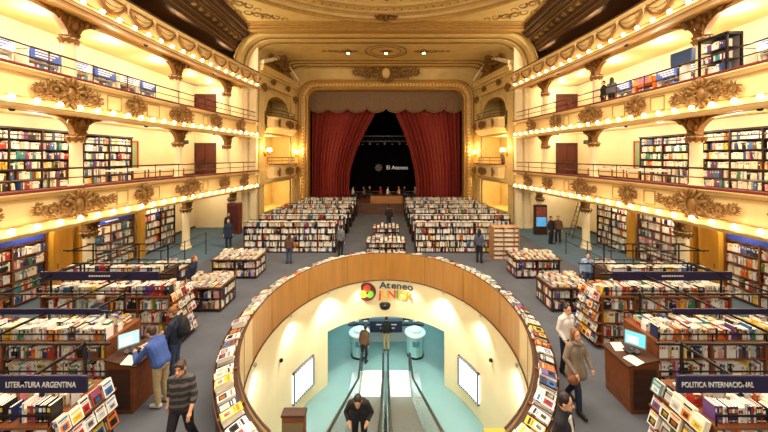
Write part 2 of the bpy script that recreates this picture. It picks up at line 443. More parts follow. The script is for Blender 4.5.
for s in (-1, 1):
    for ti, (zf, zt) in enumerate(((0, 3.28), (4.1, 7.18), (7.95, 10.98))):
        CY = CYS[ti]
        for ci, y in enumerate(CY):
            x = s * (XF(y) + COLD); top = zt - .85
            b = MB(); n = 20; prof = [(.30, zf), (.30, zf + .1), (.24, zf + .16), (.24, zf + .3), (.205, zf + .34), (.19, top - .28), (.23, top - .26), (.23, top - .2), (.2, top - .16), (.27, top)]
            b.lathe(prof, (x, y, 0), n)
            col = struct(b.build('column', WALLC, org=(x, y, zf), smooth=40))
            e = MB(); e.lathe([(.205, top - .26), (.30, top - .1), (.24, top - .05), (.31, top + .05)], (x, y, 0), 12)
            for q in range(8):
                a = 2 * PI * q / 8
                e.tube([(x + .21 * math.cos(a), y + .21 * math.sin(a), top - .25), (x + .3 * math.cos(a), y + .3 * math.sin(a), top - .05), (x + .36 * math.cos(a), y + .36 * math.sin(a), top - .08)], [.05, .05, .02], 5)
            e.build('capital', BRONZ, col, smooth=60)
            o = share(brk, 'bracket', col, (-s * .04, 0, top - zf), (0, 0, s * -PI / 2))
        # arcade beam with flattened arches
        b = MB(); ends = CY + [YEND]
        ends = [.5] + ends
        for a, c in zip(ends, ends[1:]):
            n = 24; A = []; B = []; T = []; U = []
            for i in range(n + 1):
                t = i / n; y = a + (c - a) * t; q = abs(2 * t - 1)
                zz = zt - .75 + .62 * max(0, 1 - q ** 5) ** .4
                xa, xb = s * (XF(y) + COLD - .12), s * (XF(y) + COLD + .14)
                A.append((xa, y, zz)); B.append((xb, y, zz)); T.append((xa, y, zt + .05)); U.append((xb, y, zt + .05))
            b.strip([T, A, B, U] if s < 0 else [U, B, A, T])
        struct(b.build('trim_arcade', SOFF))
# pilasters closing the side tiers beside the stage boxes
for s in (-1, 1):
    b = MB()
    for (zf, zt) in ((0, 3.1), (4.1, 7.0), (7.95, 10.8)):
        for dx in (0.1, .8):
            x = s * (10.15 + dx)
            b.box(x - .24, x + .24, YEND - .25, YEND + .02, zf, zt)
            for k in range(4): b.tube([(x - .18 + .12 * k, YEND - .26, zf + .3), (x - .18 + .12 * k, YEND - .26, zt - .35)], .035, 6)
            b.box(x - .3, x + .3, YEND - .32, YEND, zt - .3, zt - .18); b.box(x - .3, x + .3, YEND - .32, YEND, zf, zf + .2)
    b.box(s * 9.95, s * 11.2, YEND - .12, YEND + .1, 10.75, 14.75)
    struct(b.build('trim_pilaster_' + LR[s], WALLC))
# ---- upper cornice (stepped, its lack of light put into the dark brown) above the gallery
for s in (-1, 1):
    b = MB()
    prof = [(3.0, 13.35), (.5, 13.35), (.45, 13.25), (.1, 13.25), (.05, 13.4), (.0, 13.6), (-.1, 13.65), (-.12, 13.9), (-.5, 14.15), (-.55, 14.3), (-.8, 14.35), (-.85, 14.55), (-1.1, 14.6), (-1.15, 15.1)]
    rows = [[(s * (11.0 + d), y, z) for d, z in prof] for y in ys(-2, 22.0, 12)]
    b.strip(rows if s > 0 else [r[::-1] for r in rows])
    o = struct(b.build('trim_cornice_' + LR[s], BROWN))
    g = MB()
    for d, z, r in ((.02, 13.5, .04), (-.11, 13.78, .04), (-.53, 14.22, .05), (-.83, 14.45, .04)):
        g.tube([(s * (11.0 + d), -2, z), (s * (11.0 + d), 22, z)], r, 5)
    for k in range(30):
        y = 2 + k * .66
        g.box(s * 10.8, s * 10.55, y, y + .22, 13.95, 14.2)
    g.build('dentil_moulding', GOLDD, o)
# ================================================================== ceiling with the oval dome
DC, DA, DB = 11.0, 11.0, 9.9
def dome(a, b_, t, z): return (a * math.sin(t), DC + b_ * math.cos(t), z)
b = MB(); N = 72
hx = 11.6; y0, y1 = -2.5, 22.2
outer = []
for i in range(N):
    t = 2 * PI * i / N; dx, dy = math.sin(t) * DA, math.cos(t) * DB
    k = min(hx / abs(dx) if abs(dx) > 1e-6 else 9e9, (y1 - DC) / dy if dy > 1e-6 else ((y0 - DC) / dy if dy < -1e-6 else 9e9))
    outer.append((dx * k, DC + dy * k, 15.0))
ins = [dome(DA, DB, 2 * PI * i / N, 15.0) for i in range(N)]
for i in range(N): b.quad(ins[i], ins[(i + 1) % N], outer[(i + 1) % N], outer[i])
rows = [[dome(DA * k, DB * k, 2 * PI * i / N, z) for i in range(N + 1)] for k, z in
        ((1, 15.0), (.99, 15.25), (.955, 15.3), (.95, 15.42), (.90, 15.46), (.89, 15.62), (.80, 15.85), (.6, 16.3), (.35, 16.6), (.02, 16.7))]
b.strip(rows)
ceil = struct(b.build('ceiling', GOLDC, org=(0, 11, 15)))
b = MB()
for k, z, r in ((1.0, 14.98, .13), (.955, 15.28, .06), (.90, 15.45, .07)):
    b.tube([dome(DA * k, DB * k, 2 * PI * i / N, z) for i in range(N + 1)], r, 6)
for i in range(120):
    t = 2 * PI * i / 120; p = dome(DA * .925, DB * .925, t, 15.40); b.ell(p, (.09, .09, .07), 6, 4)
b.build('dome_moulding', mat('ochre_moulding', (176, 134, 66), .5, noise=.15, scale=5), ceil, smooth=60)
b = MB()
for i in range(64):                                 # relief leaves round the dome edge
    t = 2 * PI * i / 64
    p, q = Vector(dome(DA * .86, DB * .86, t, 15.66)), Vector(dome(DA * .80, DB * .80, t + .03, 15.78))
    b.tube([p, (p + q) / 2 - Vector((0, 0, .08)), q], [.04, .1, .02], 5)
b.build('leaf_relief', GOLDD, ceil, smooth=60)
def flat_orn(me, name, loc, parent, rot, sc=None):
    o = share(me, name, parent, Vector(loc) - ORG[parent.name], rot, sc); return o
crest_me = ornament_mesh('crest', 4.6, 1.5, 31, BRONZ)
scroll_me = ornament_mesh('corner_scroll', 3.0, 1.1, 32, GOLDD, shield=False)
rose_me = ornament_mesh('rose_ornament', 1.0, .8, 33, BRONZ)
# corner scrolls in the ceiling spandrels and a cartouche at the dome edge
for s in (-1, 1):
    flat_orn(scroll_me, 'corner_scroll', (s * 8.3, 20.1, 15.0), ceil, (PI / 2 + PI, 0, s * -.38), (1.2, 2.2, 1.5))
    flat_orn(scroll_me, 'corner_scroll', (s * 9.3, 18.3, 15.0), ceil, (PI / 2 + PI, 0, s * -.75), (1.2, 2.2, 1.5))
flat_orn(rose_me, 'dome_cartouche', (0, 20.75, 15.1), ceil, (math.radians(-30), 0, 0), (1.4, 2, 1.5))
b = MB()                                            # straight mouldings that frame the spandrels
for x0, ya, x1, yb in ((-10.6, 21.3, 10.6, 21.3), (-10.6, 21.0, 10.6, 21.0)):
    b.tube([(x0, ya, 14.98), (x1, yb, 14.98)], .08, 6)
for z, y in ((14.66, 21.52), (14.82, 21.38)): b.tube([(-10.9, y, z), (10.9, y, z)], .06, 6)
b.box(-11.2, 11.2, 21.5, 22.3, 14.62, 15.02); b.box(-11.2, 11.2, 21.35, 21.6, 14.8, 15.0)
struct(b.build('trim_ceiling_beam', mat('ochre_moulding', (0, 0, 0))))
# ================================================================== coved ceiling in front of the stage
def archloop(hw, z0, zt, r, Y, n=8):
    P = [(-hw, Y, z0), (-hw, Y, zt - r)]
    for i in range(1, n + 1):
        a = PI - PI / 2 * i / n; P.append((-hw + r + r * math.cos(a), Y, zt - r + r * math.sin(a)))
    P += [(-x, y, z) for x, y, z in P[::-1]]
    return P
secs = [(11.1, 14.72, 2.2, 22.0), (11.0, 14.66, 2.2, 22.3), (10.9, 14.6, 2.1, 22.4), (10.85, 14.6, 2.1, 22.9), (10.7, 14.48, 2.0, 23.0), (10.65, 14.5, 2.0, 23.6), (10.5, 14.42, 1.9, 23.7),
        (10.45, 14.46, 1.9, 24.2), (10.2, 14.52, 1.8, 27.0), (10.1, 14.5, 1.7, 27.9), (10.0, 14.40, 1.7, 28.0), (9.95, 14.42, 1.6, 28.5), (9.85, 14.3, 1.6, 28.6), (9.8, 14.32, 1.6, 29.1), (9.7, 14.25, 1.5, 29.2), (9.7, 14.25, 1.5, 29.7)]
b = MB(); b.strip([archloop(hw, 12.9, zt, r, Y)[::-1] for hw, zt, r, Y in secs])
sb = struct(b.build('ceiling_sounding_board', GOLDC, org=(0, 25.5, 14.4), smooth=20))
b = MB()
for hw, zt, r, Y in (secs[0], secs[3], secs[5], secs[9], secs[11], secs[13]):
    b.tube(archloop(hw - .02, 12.9, zt - .03, r, Y), .08, 5)
b.build('moulding', GOLDD, sb, smooth=60)
b = MB()
for k, r in ((1, .05), (.72, .03)):
    b.tube([(1.75 * k * math.sin(t), 25.4 + 1.5 * k * math.cos(t), 14.42) for t in [2 * PI * i / 32 for i in range(33)]], r, 6)
b.build('medallion_ring', GOLDD, sb, smooth=60)
flat_orn(rose_me, 'medallion', (0, 25.4, 14.42), sb, (PI / 2 + PI, 0, 0))
for s in (-1, 1):
    flat_orn(scroll_me, 'scroll', (s * 3.9, 25.4, 14.45), sb, (PI / 2 + PI, 0, 0), (1.1, 2.2, .9))
    o = flat_orn(rose_me, 'rose_ornament', (s * 3.2, 25.4, 14.45), sb, (PI / 2 + PI, 0, 0), (1.3, 2, 1.6))
for k, x in enumerate((-3.2, 0, 3.2)):
    t = thing('ceiling_spotlight', (x, 25.4, 14.3), ['round ceiling lamp in the left gilded flower above the stage', 'round ceiling lamp at the centre of the oval ceiling medallion', 'round ceiling lamp in the right gilded flower above the stage'][k], 'ceiling lamp')
    b = MB(); b.lathe([(.10, 0.1), (.2, 0.04), (.22, 0.0), (.15, -.02)], (x, 25.4, 14.3), 14); b.build('trim_ring', BRASS, t, smooth=50)
    b = MB(); b.ell((x, 25.4, 14.29), (.14, .14, .07), 10, 6); b.build('bulb', mat('lamp_bulb', (255, 226, 176), emit=18), t, smooth=80)
# ================================================================== proscenium wall and frame
OW, OZ, OR = 7.75, 12.2, 1.0                         # opening half width, top, corner radius
b = MB()
inn = archloop(OW + .75, 0, OZ + .85, OR + .6, YPRO)
out = archloop(10.2, 0, 14.7, .05, YPRO)
b.strip([inn, out])
b.strip([[(x, YPRO + 1.0, z) for x, y, z in inn], inn])
struct(b.build('wall_stage', GOLDC))
b = MB()
fr = [(.95, .0), (.93, -.22), (.80, -.28), (.72, -.2), (.60, -.22), (.25, -.12), (.2, -.02), (.12, -.06), (.0, .05), (.0, .9)]
rows = [[p for p in archloop(OW + d, 0, OZ + d, OR + d * .8, YPRO + o, 10)] for d, o in fr]
b.strip(rows[::-1])
pf = struct(b.build('trim_proscenium', GILT, org=(0, YPRO, 0), smooth=25))
b = MB()
lp = archloop(OW + .43, 0.2, OZ + .43, OR + .35, YPRO - .2, 12)
acc = 0; prev = Vector(lp[0]); step = .33
for p in lp[1:]:
    p = Vector(p); L = (p - prev).length; d = step - acc
    while d <= L:
        q = prev + (p - prev) * (d / L); b.ell(q, (.11, .09, .11), 8, 5); d += step
    acc = (acc + L) % step; prev = p
b.build('bead_ornament', mat('pale_gilt', (214, 182, 116), .4, noise=.15, scale=9), pf, smooth=70)
o = share(crest_me, 'crest', pf, (0, -.35, 13.75), (0, 0, 0), (1.45, 2.2, 1.3))
b = MB(); b.ell((0, YPRO - .55, 13.7), (.42, .2, .5), 14, 10); b.build('shield', mat('pale_gilt', (0, 0, 0)), pf, smooth=80)
# ---- stage platform, black box behind
STZ = 1.0
b = MB(); b.box(-9.5, 9.5, YPRO - .9, 38, 0, STZ); b.box(-9.6, 9.6, YPRO - 1.0, YPRO - .85, STZ - .1, STZ + .04)
struct(b.build('floor_stage', mat('stage_boards', (96, 62, 40), .5, wood='x', noise=.2)))
BLK = mat('black_drape', (9, 8, 8), 1.0, spec=.03)
b = MB(); b.box(-9.6, 9.6, 37.7, 38, 0, 14); b.box(-9.6, -9.3, 31, 38, 0, 14); b.box(9.3, 9.6, 31, 38, 0, 14); b.box(-9.6, 9.6, 31, 38, 13.7, 14)
struct(b.build('wall_stage_house', BLK))
# ---- curtains
REDV = mat('red_velvet', (120, 26, 14), .75, noise=.15, scale=3)
for s in (-1, 1):
    b = MB(); nu, nv = 90, 18; rows = []
    for j in range(nv + 1):
        v = j / nv; z = STZ + .02 + (11.4 - STZ) * v
        xo = 7.7
        e = [(0, 3.75), (.12, 3.9), (.3, 3.75), (.5, 3.1), (.7, 2.1), (.88, 1.05), (1, .55)]
        if s > 0: e = [(0, 3.1), (.12, 3.2), (.3, 3.0), (.5, 2.5), (.7, 1.75), (.88, .9), (1, .5)]
        for (a, xa), (c, xc) in zip(e, e[1:]):
            if a <= v <= c: xi = xa + (xc - xa) * (v - a) / (c - a); break
        row = []
        for i in range(nu + 1):
            u = i / nu; x = xi + (xo - xi) * u
            amp = .13 + .05 * math.sin(u * 9)
            row.append((s * x, 31.1 + amp * math.sin(u * 2 * PI * 14 + .5 * math.sin(v * 3)) + .25 * (1 - u) * (1 - v), z))
        rows.append(row)
    b.strip(rows if s > 0 else [r[::-1] for r in rows])
    o = b.build('stage_curtain', REDV, org=(s * 5, 31.1, STZ), smooth=80)
    md = o.modifiers.new('thickness', 'SOLIDIFY'); md.thickness = .04
    tag(o, f'red velvet stage curtain drawn aside to the {LR[s]} of the stage', 'curtain', 'stage curtains')
b = MB(); nu = 120; rows = []
for j in range(8):
    v = j / 7; row = []
    for i in range(nu + 1):
        u = i / nu; x = -7.85 + 15.7 * u
        sc = abs(math.sin(u * PI * 8)) ** .7
        zb = 10.0 + .42 * (1 - sc)
        z = 12.3 + (zb - 12.3) * v
        row.append((x, 30.55 + .05 * math.sin(u * 2 * PI * 32) * v, z))
    rows.append(row)
b.strip(rows)
o = b.build('stage_valance', mat('taupe_valance_cloth', (112, 86, 62), .8, noise=.12, scale=4), org=(0, 30.55, 12.3), smooth=80)
o.modifiers.new('thickness', 'SOLIDIFY').thickness = .04
tag(o, 'brown scalloped valance hanging across the top of the stage opening', 'valance')
b = MB()
for i in range(17):
    x = -7.85 + 15.7 * i / 16
for k in range(nu):
    pass
b.tube([(-7.85 + 15.7 * i / nu, 30.5, 10.02 + .42 * (1 - abs(math.sin(i / nu * PI * 8)) ** .7)) for i in range(nu + 1)], .05, 5)
b.build('fringe', mat('gold_fringe', (120, 84, 48), .7), o, smooth=60)
# ---- backdrop with the shop's name
bd = thing('stage_backdrop', (0, 36.5, STZ), 'black banner with pale lettering hanging at the back of the stage', 'banner')
b = MB(); b.box(-4.6, 4.2, 36.45, 36.5, 1.6, 6.4); b.build('cloth', mat('black_banner', (7, 6, 7), .9, spec=.05), bd)
EMB = mat('grey_print', (150, 140, 130), .6)
b = MB()
for r in (.36, .25): b.tube([(-.9 + r * math.sin(t), 36.42, 4.2 + r * math.cos(t)) for t in [2 * PI * i / 20 for i in range(21)]], .035, 5)
for k in range(8):
    a = 2 * PI * k / 8; b.tube([(-.9, 36.42, 4.2), (-.9 + .5 * math.sin(a), 36.42, 4.2 + .5 * math.cos(a))], .03, 4)
b.build('emblem', EMB, bd)
text('lettering', 'El Ateneo', .66, mat('white_print', (226, 222, 214), .6, emit=0.25), bd, (1.35, 36.43, 4.2))
tr = thing('lighting_truss', (0, 34.5, 7.6), 'grey lighting truss hanging above the stage backdrop', 'truss')
b = MB()
for z in (7.3, 7.9):
    b.tube([(-3.6, 34.5, z), (3.3, 34.5, z)], .05, 6)
for k in range(14):
    x = -3.6 + k * .5; b.tube([(x, 34.5, 7.3), (x + .25, 34.5, 7.9), (x + .5, 34.5, 7.3)], .025, 4)
for x in (-3, 2.8): b.tube([(x, 34.5, 7.9), (x, 34.5, 13.7)], .02, 4)
b.build('frame', mat('grey_metal', (96, 92, 88), .4, .5), tr)
for k in range(7):
    x = -2.7 + k * .85
    b = MB(); b.lathe([(.09, 0), (.13, -.05), (.15, -.34), (.12, -.36)], (x, 34.4, 7.3), 10)
    b.build('stage_lamp', mat('grey_metal', (0, 0, 0)) if k % 2 else BLACKM, tr, smooth=50)
    b = MB(); b.ell((x, 34.4, 6.95), (.1, .1, .03), 8, 4); b.build('lamp_lens', mat('lens', (250, 226, 180), emit=1.2 if k in (2, 4) else .15), tr)
# ================================================================== stage boxes (side walls between the tiers and the stage)
BXA, BXB = (10.15, YEND + .15), (9.1, YPRO)           # wall line
def bx(u, d=0.0):
    # u 0..1 along the wall from the tiers to the stage; d out into the hall
    x = BXA[0] + (BXB[0] - BXA[0]) * u; y = BXA[1] + (BXB[1] - BXA[1]) * u
    L = math.hypot(BXB[0] - BXA[0], BXB[1] - BXA[1]); nx, ny = -(BXB[1] - BXA[1]) / L, (BXB[0] - BXA[0]) / L
    return x + nx * d, y + ny * d
for s in (-1, 1):
    b = MB(); gd = MB(); dk = MB()
    def wq(u0, u1, z0, z1, d=0.0, mb=b):
        (xa, ya), (xb, yb) = bx(u0, d), bx(u1, d); mb.quad((s * xa, ya, z0), (s * xb, yb, z0), (s * xb, yb, z1), (s * xa, ya, z1))
    def wbox(u0, u1, z0, z1, d0, d1, mb):
        P = [bx(u0, d0), bx(u1, d0), bx(u1, d1), bx(u0, d1)]
        mb.add([(s * x, y, z) for z in (z0, z1) for x, y in P], MB.BF)
    UA, UB = .16, .84
    lev = [(1.0, 3.3), (4.3, 7.35), (8.2, 10.9)]
    wq(0, UA, 0, 14.4); wq(UB, 1, 0, 14.4); wq(UA, UB, 0, 1.0)
    for (z0, z1), nz in zip(lev, (4.3, 8.2, 13.0)):
        wq(UA, UB, z1, nz)
        rec = -1.8
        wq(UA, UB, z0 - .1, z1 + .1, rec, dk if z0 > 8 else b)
        for u in (UA, UB):
            (xa, ya), (xb, yb) = bx(u, 0), bx(u, rec)
            b.quad((s * xa, ya, z0), (s * xb, yb, z0), (s * xb, yb, z1), (s * xa, ya, z1))
        for z in (z0, z1):
            P = [bx(UA, 0), bx(UB, 0), bx(UB, rec), bx(UA, rec)]; b.add([(s * x, y, z) for x, y in P], ((0, 1, 2, 3),))
    wq(UA, UB, 13.0, 14.4)
    # rounded head of the top niche
    n = 16; (xa, ya), (xb, yb) = bx(UA, .02), bx(UB, .02)
    A, T = [], []
    for i in range(n + 1):
        t = i / n; u = UA + (UB - UA) * t; x, y = bx(u, .02)
        A.append((s * x, y, 9.3 + 1.55 * math.sqrt(max(0, 1 - (2 * t - 1) ** 2)))); T.append((s * x, y, 10.95))
    b.strip([A, T])
    wl = struct(b.build('wall_box_' + LR[s], GOLDC, org=(s * 9.6, 26.5, 0)))
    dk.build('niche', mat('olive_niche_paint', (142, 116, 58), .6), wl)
    gd.tube([(p[0] - s * .03, p[1], p[2]) for p in A], .09, 6)
    # pilasters, entablature, pediment
    for u in (.075, .925):
        for k in (-.045, -.015, .015, .045):
            x, y = bx(u + k, .12); gd.tube([(s * x, y, 4.5), (s * x, y, 10.9)], .07, 6); gd.tube([(s * x, y, .3), (s * x, y, 3.3)], .07, 6)
        wbox(u - .07, u + .07, 10.85, 11.3, .02, .3, gd); wbox(u - .075, u + .075, 3.3, 4.5, .02, .3, gd)
    for z0, z1, d in ((11.3, 11.5, .3), (11.5, 12.1, .16), (12.1, 12.3, .35), (12.3, 12.55, .55), (12.55, 12.75, .62)):
        wbox(0, 1, z0, z1, 0, d, gd)
    o = gd.build('entablature', mat('pale_gilt', (0, 0, 0)), wl, smooth=40)
    pd = MB()
    for ua, ub, za, zb in ((.02, .42, 12.85, 14.0), (.98, .58, 12.85, 14.0)):
        P = []
        for u, z in ((ua, za), (ub, zb)):
            for d in (0.02, .55):
                x, y = bx(u, d); P.append((s * x, y, z)); P.append((s * x, y, z + .3))
        pd.add(P, ((0, 2, 6, 4), (1, 5, 7, 3), (2, 3, 7, 6), (0, 4, 5, 1), (0, 1, 3, 2), (4, 6, 7, 5)))
    pd.build('pediment', WALLC, wl)
    td = MB(); P = [bx(.04, .2), bx(.96, .2), bx(.6, .2), bx(.4, .2)]
    td.add([(s * P[0][0], P[0][1], 12.8), (s * P[1][0], P[1][1], 12.8), (s * P[2][0], P[2][1], 14.0), (s * P[3][0], P[3][1], 14.0)], ((0, 1, 2, 3),)); td.build('tympanum', GOLDD, wl)
    x, y = bx(.5, .3); ang = math.atan2(BXB[0] - BXA[0], BXB[1] - BXA[1])
    rz = (PI / 2 + ang) if s > 0 else (-PI / 2 - ang)
    rz = -PI / 2 - ang if s > 0 else PI / 2 + ang
    o = share(crest_me, 'pediment_crest', wl, Vector((s * x, y, 13.75)) - ORG[wl.name], (0, 0, rz), (.85, 2.2, .85))
    for u, z, sc in ((.08, 11.05, .8), (.92, 11.05, .8), (.3, 11.8, .6), (.7, 11.8, .6)):
        x, y = bx(u, .26); share(rose_me, 'rose_ornament', wl, Vector((s * x, y, z)) - ORG[wl.name], (0, 0, rz), (sc, 1.5, sc))
    # curved box fronts with rails
    for lvl, (zb, zt) in enumerate(((3.35, 4.9), (7.5, 8.85))):
        c = MB(); n = 16
        prof = [(0, zb), (.25, zb + .1), (.3, zb + .3), (.42, zb + .38), (.42, zb + .5), (.36, zb + .55), (.36, zt - .2), (.46, zt - .12), (.46, zt), (.3, zt), (.3, zt - .1)]
        rows = []
        for i in range(n + 1):
            t = i / n; u = UA - .02 + (UB - UA + .04) * t; bow = .75 * math.sqrt(max(0, 1 - abs(2 * t - 1) ** 3))
            row = []
            for d, z in prof:
                x, y = bx(u, d + bow * (.5 + .5 * min(1, (z - zb) / .5))); row.append((s * x, y, z))
            rows.append(row)
        c.strip(rows)
        P0 = [(s * bx(UA + (UB - UA) * i / n, .3 + .75 * math.sqrt(max(0, 1 - abs(2 * i / n - 1) ** 3)))[0], bx(UA + (UB - UA) * i / n, .3 + .75 * math.sqrt(max(0, 1 - abs(2 * i / n - 1) ** 3)))[1]) for i in range(n + 1)]
        c.add([(x, y, zb + .5) for x, y in P0], [tuple(range(n + 1))])
        fb = struct(c.build('balcony_box', CREAM, org=(s * 9.6, 26.5, zb)))
        g = MB(); g.tube([(r[8][0], r[8][1], r[8][2]) for r in rows], .05, 6); g.build('cap', REDCAP if lvl == 0 else BROWN, fb)
        g = MB()
        for z, r in ((zt + .55, .03), (zt + .28, .02)): g.tube([(x, y, z) for x, y in P0], r, 6)
        for x, y in P0[::4]: g.tube([(x, y, zt - .1), (x, y, zt + .55)], .02, 5)
        g.build('rail', RAILM, fb, smooth=60)
        x, y = bx(.5, 1.12); share(orn_small[1], 'cartouche', fb, Vector((s * x, y, (zb + zt) / 2 + .12)) - ORG[fb.name], (0, 0, rz), (1, 1, .8))
        for u in (.25, .75):
            x, y = bx(u, 1.0); share(rose_me, 'rose_ornament', fb, Vector((s * x, y, (zb + zt) / 2 + .12)) - ORG[fb.name], (0, 0, rz + s * (-.3 if u < .5 else .3)), (.8, 1, .8))
    point('box_light', (s * 10.4, 26.6, 6.9), 90, (1, .8, .42), .15)
    point('box_light', (s * 10.4, 26.6, 3.0), 120, (1, .8, .42), .15)
    # sconces on the stage wall and at the end of the tier
    for (x, y, z, lab) in ((s * 8.98, YPRO - .3, 5.9, f'triple wall lamp beside the {LR[s]} edge of the stage frame'), (s * 9.75, YEND + .9, 6.0, f'triple wall lamp beside the lower {LR[s]} stage box')):
        t = thing('wall_sconce', (x, y, z), lab, 'wall lamp', 'wall lamps beside the stage')
        g = MB(); g.ell((x + s * .04, y, z - .15), (.08, .12, .35), 8, 6)
        for k in (-1, 0, 1): g.tube([(x, y, z - .2), (x - s * .2, y + k * .22, z - .3), (x - s * .3, y + k * .3, z - .05)], .025, 5)
        g.build('arm', BRASS, t, smooth=60)
        for k in (-1, 0, 1):
            g = MB(); g.ell((x - s * .3, y + k * .3, z + .08), (.09, .09, .14), 8, 6)
            g.build('bulb', mat('sconce_bulb', (255, 206, 110), emit=45), t, smooth=80)
        point('sconce_lamp', (x - s * .6, y - .3, z + .3), 90, (1, .74, .36), .1)
# ================================================================== books (collected first, built at the end)
random.seed(7)
PAL = [('white', (240, 236, 228), 34), ('cream', (232, 218, 186), 16), ('grey', (200, 198, 194), 8), ('red', (178, 44, 36), 8), ('navy', (38, 48, 92), 5),
       ('blue', (52, 104, 164), 6), ('green', (60, 128, 78), 4), ('yellow', (228, 190, 58), 6), ('orange', (214, 116, 42), 7), ('black', (34, 30, 32), 8),
       ('teal', (48, 140, 146), 3), ('brown', (112, 72, 46), 7), ('pink', (214, 138, 150), 3), ('purple', (104, 66, 126), 3)]
PNAMES = [p[0] for p in PAL]
BOOKM = [mat('book_cover_' + n.replace(' ', '_'), c, .45) for n, c, w in PAL]
PWT = [p[2] for p in PAL]
LIGHTER = [0, 1, 2, 7, 8, 9, 3, 5]
def pick(w=None): return random.choices(range(len(PAL)), w or PWT)[0]
COVW = [40, 14, 12, 4, 4, 4, 1, 4, 3, 12, 1, 6, 1, 1]
WALLW = [34, 16, 10, 4, 3, 7, 3, 3, 3, 5, 4, 3, 4, 4]
BOOKS = []                                            # (centre, t, d, h, R, colour, accent, art, label, group)
def rotz(a): return Matrix.Rotation(a, 3, 'Z')
def book(c, t, d, h, R, col, acc, art, label, group): BOOKS.append((Vector(c), t, d, h, R, col, acc, art, label, group))
def spine_row(p0, dirv, face, length, hmax, desc, frm, group, w=None, tmin=.016, tmax=.05, fill=.95, dmax=.2, lean=.15, hmin=.62):
    # books standing in a row from p0 along dirv, spines towards face (a 3-vector); desc / frm make the label
    dirv = Vector(dirv).normalized(); face = Vector(face).normalized(); zz = Vector((0, 0, 1)); u = 0.0; k = 0
    run, rc = 0, 0
    while True:
        if run <= 0: run = random.choice((1, 1, 1, 2, 3, 4)); rc = pick(w); rh = hmax * random.uniform(hmin, .97); rt = random.uniform(tmin, tmax)
        run -= 1
        t = rt; h = rh * random.uniform(.985, 1.0); d = min(dmax, h * .72)
        if u + t > length: break
        if random.random() > fill: u += random.uniform(.03, .09); continue
        k += 1
        a = 0.0
        if random.random() < lean * .35: a = random.choice((-1, 1)) * random.uniform(.05, .2)
        x = dirv; R = Matrix((x, -face, zz)).transposed()
        if a:
            R = R @ Matrix.Rotation(a, 3, 'Y')
        sh = abs(math.sin(a)) * h * .5
        c = Vector(p0) + dirv * (u + t / 2 + sh) + zz * (h / 2 * math.cos(a) + t * .5 * abs(math.sin(a)) + .002) - face * (d / 2)
        if u + t + 2 * sh > length: break
        book(c, t, d, h, R, rc, random.choice(LIGHTER), 0, f'{PNAMES[rc]} book, {ordinal(k)} {frm}, {desc}', group)
        u += t + 2 * sh + .002
def flat_stack(x, y, z, n, ang, desc, group, w=None, size=(.15, .22), tm=(.012, .035), tilt=None):
    for i in range(n):
        t = random.uniform(*tm); col = pick(w); a = ang + random.uniform(-.06, .06)
        # local x (thickness) up, y: spine outwards, z: height along
        R = Matrix(((0, 0, 1), (1, 0, 0), (0, 1, 0)))     # x->up
        R = rotz(a) @ Matrix(((0, 1, 0), (0, 0, 1), (1, 0, 0)))
        top = i == n - 1
        book((x, y, z + t / 2), t, size[0], size[1], R, col, random.choice(LIGHTER), 1 if top else 0,
             f'{PNAMES[col]} book, {"top" if top else ordinal(n - i) + " down"}, {desc}', group)
        z += t + .001
    return z
def cover_row(p0, dirv, up, length, desc, frm, group, w=None, wd=.15, ht=.22, gap=.02, stack=2, z0=0):
    # face-out books leaning on a sloping rack: dirv along the rack, up = direction of the book's height, normal = towards the viewer
    dirv = Vector(dirv).normalized(); up = Vector(up).normalized(); nrm = dirv.cross(up).normalized()
    u = 0.0; k = 0
    while u + wd < length:
        w_ = wd * random.uniform(.85, 1.1); h_ = ht * random.uniform(.85, 1.08); k += 1; off = 0.0; n = random.choice((1, 2, stack, stack))
        for i in range(n):
            t = random.uniform(.015, .035); col = pick(COVW)
            R = Matrix((nrm, dirv, up)).transposed()
            c = Vector(p0) + dirv * (u + w_ / 2) + up * (h_ / 2) + nrm * (off + t / 2)
            book(c, t, w_, h_, R, col, random.choice(LIGHTER), 1 if i == n - 1 else 0,
                 f'{PNAMES[col]} {"face-out book" if i == n - 1 else ordinal(n - i) + " copy back"}, {ordinal(k)} {frm}, {desc}', group)
            off += t + .001
        u += w_ + gap
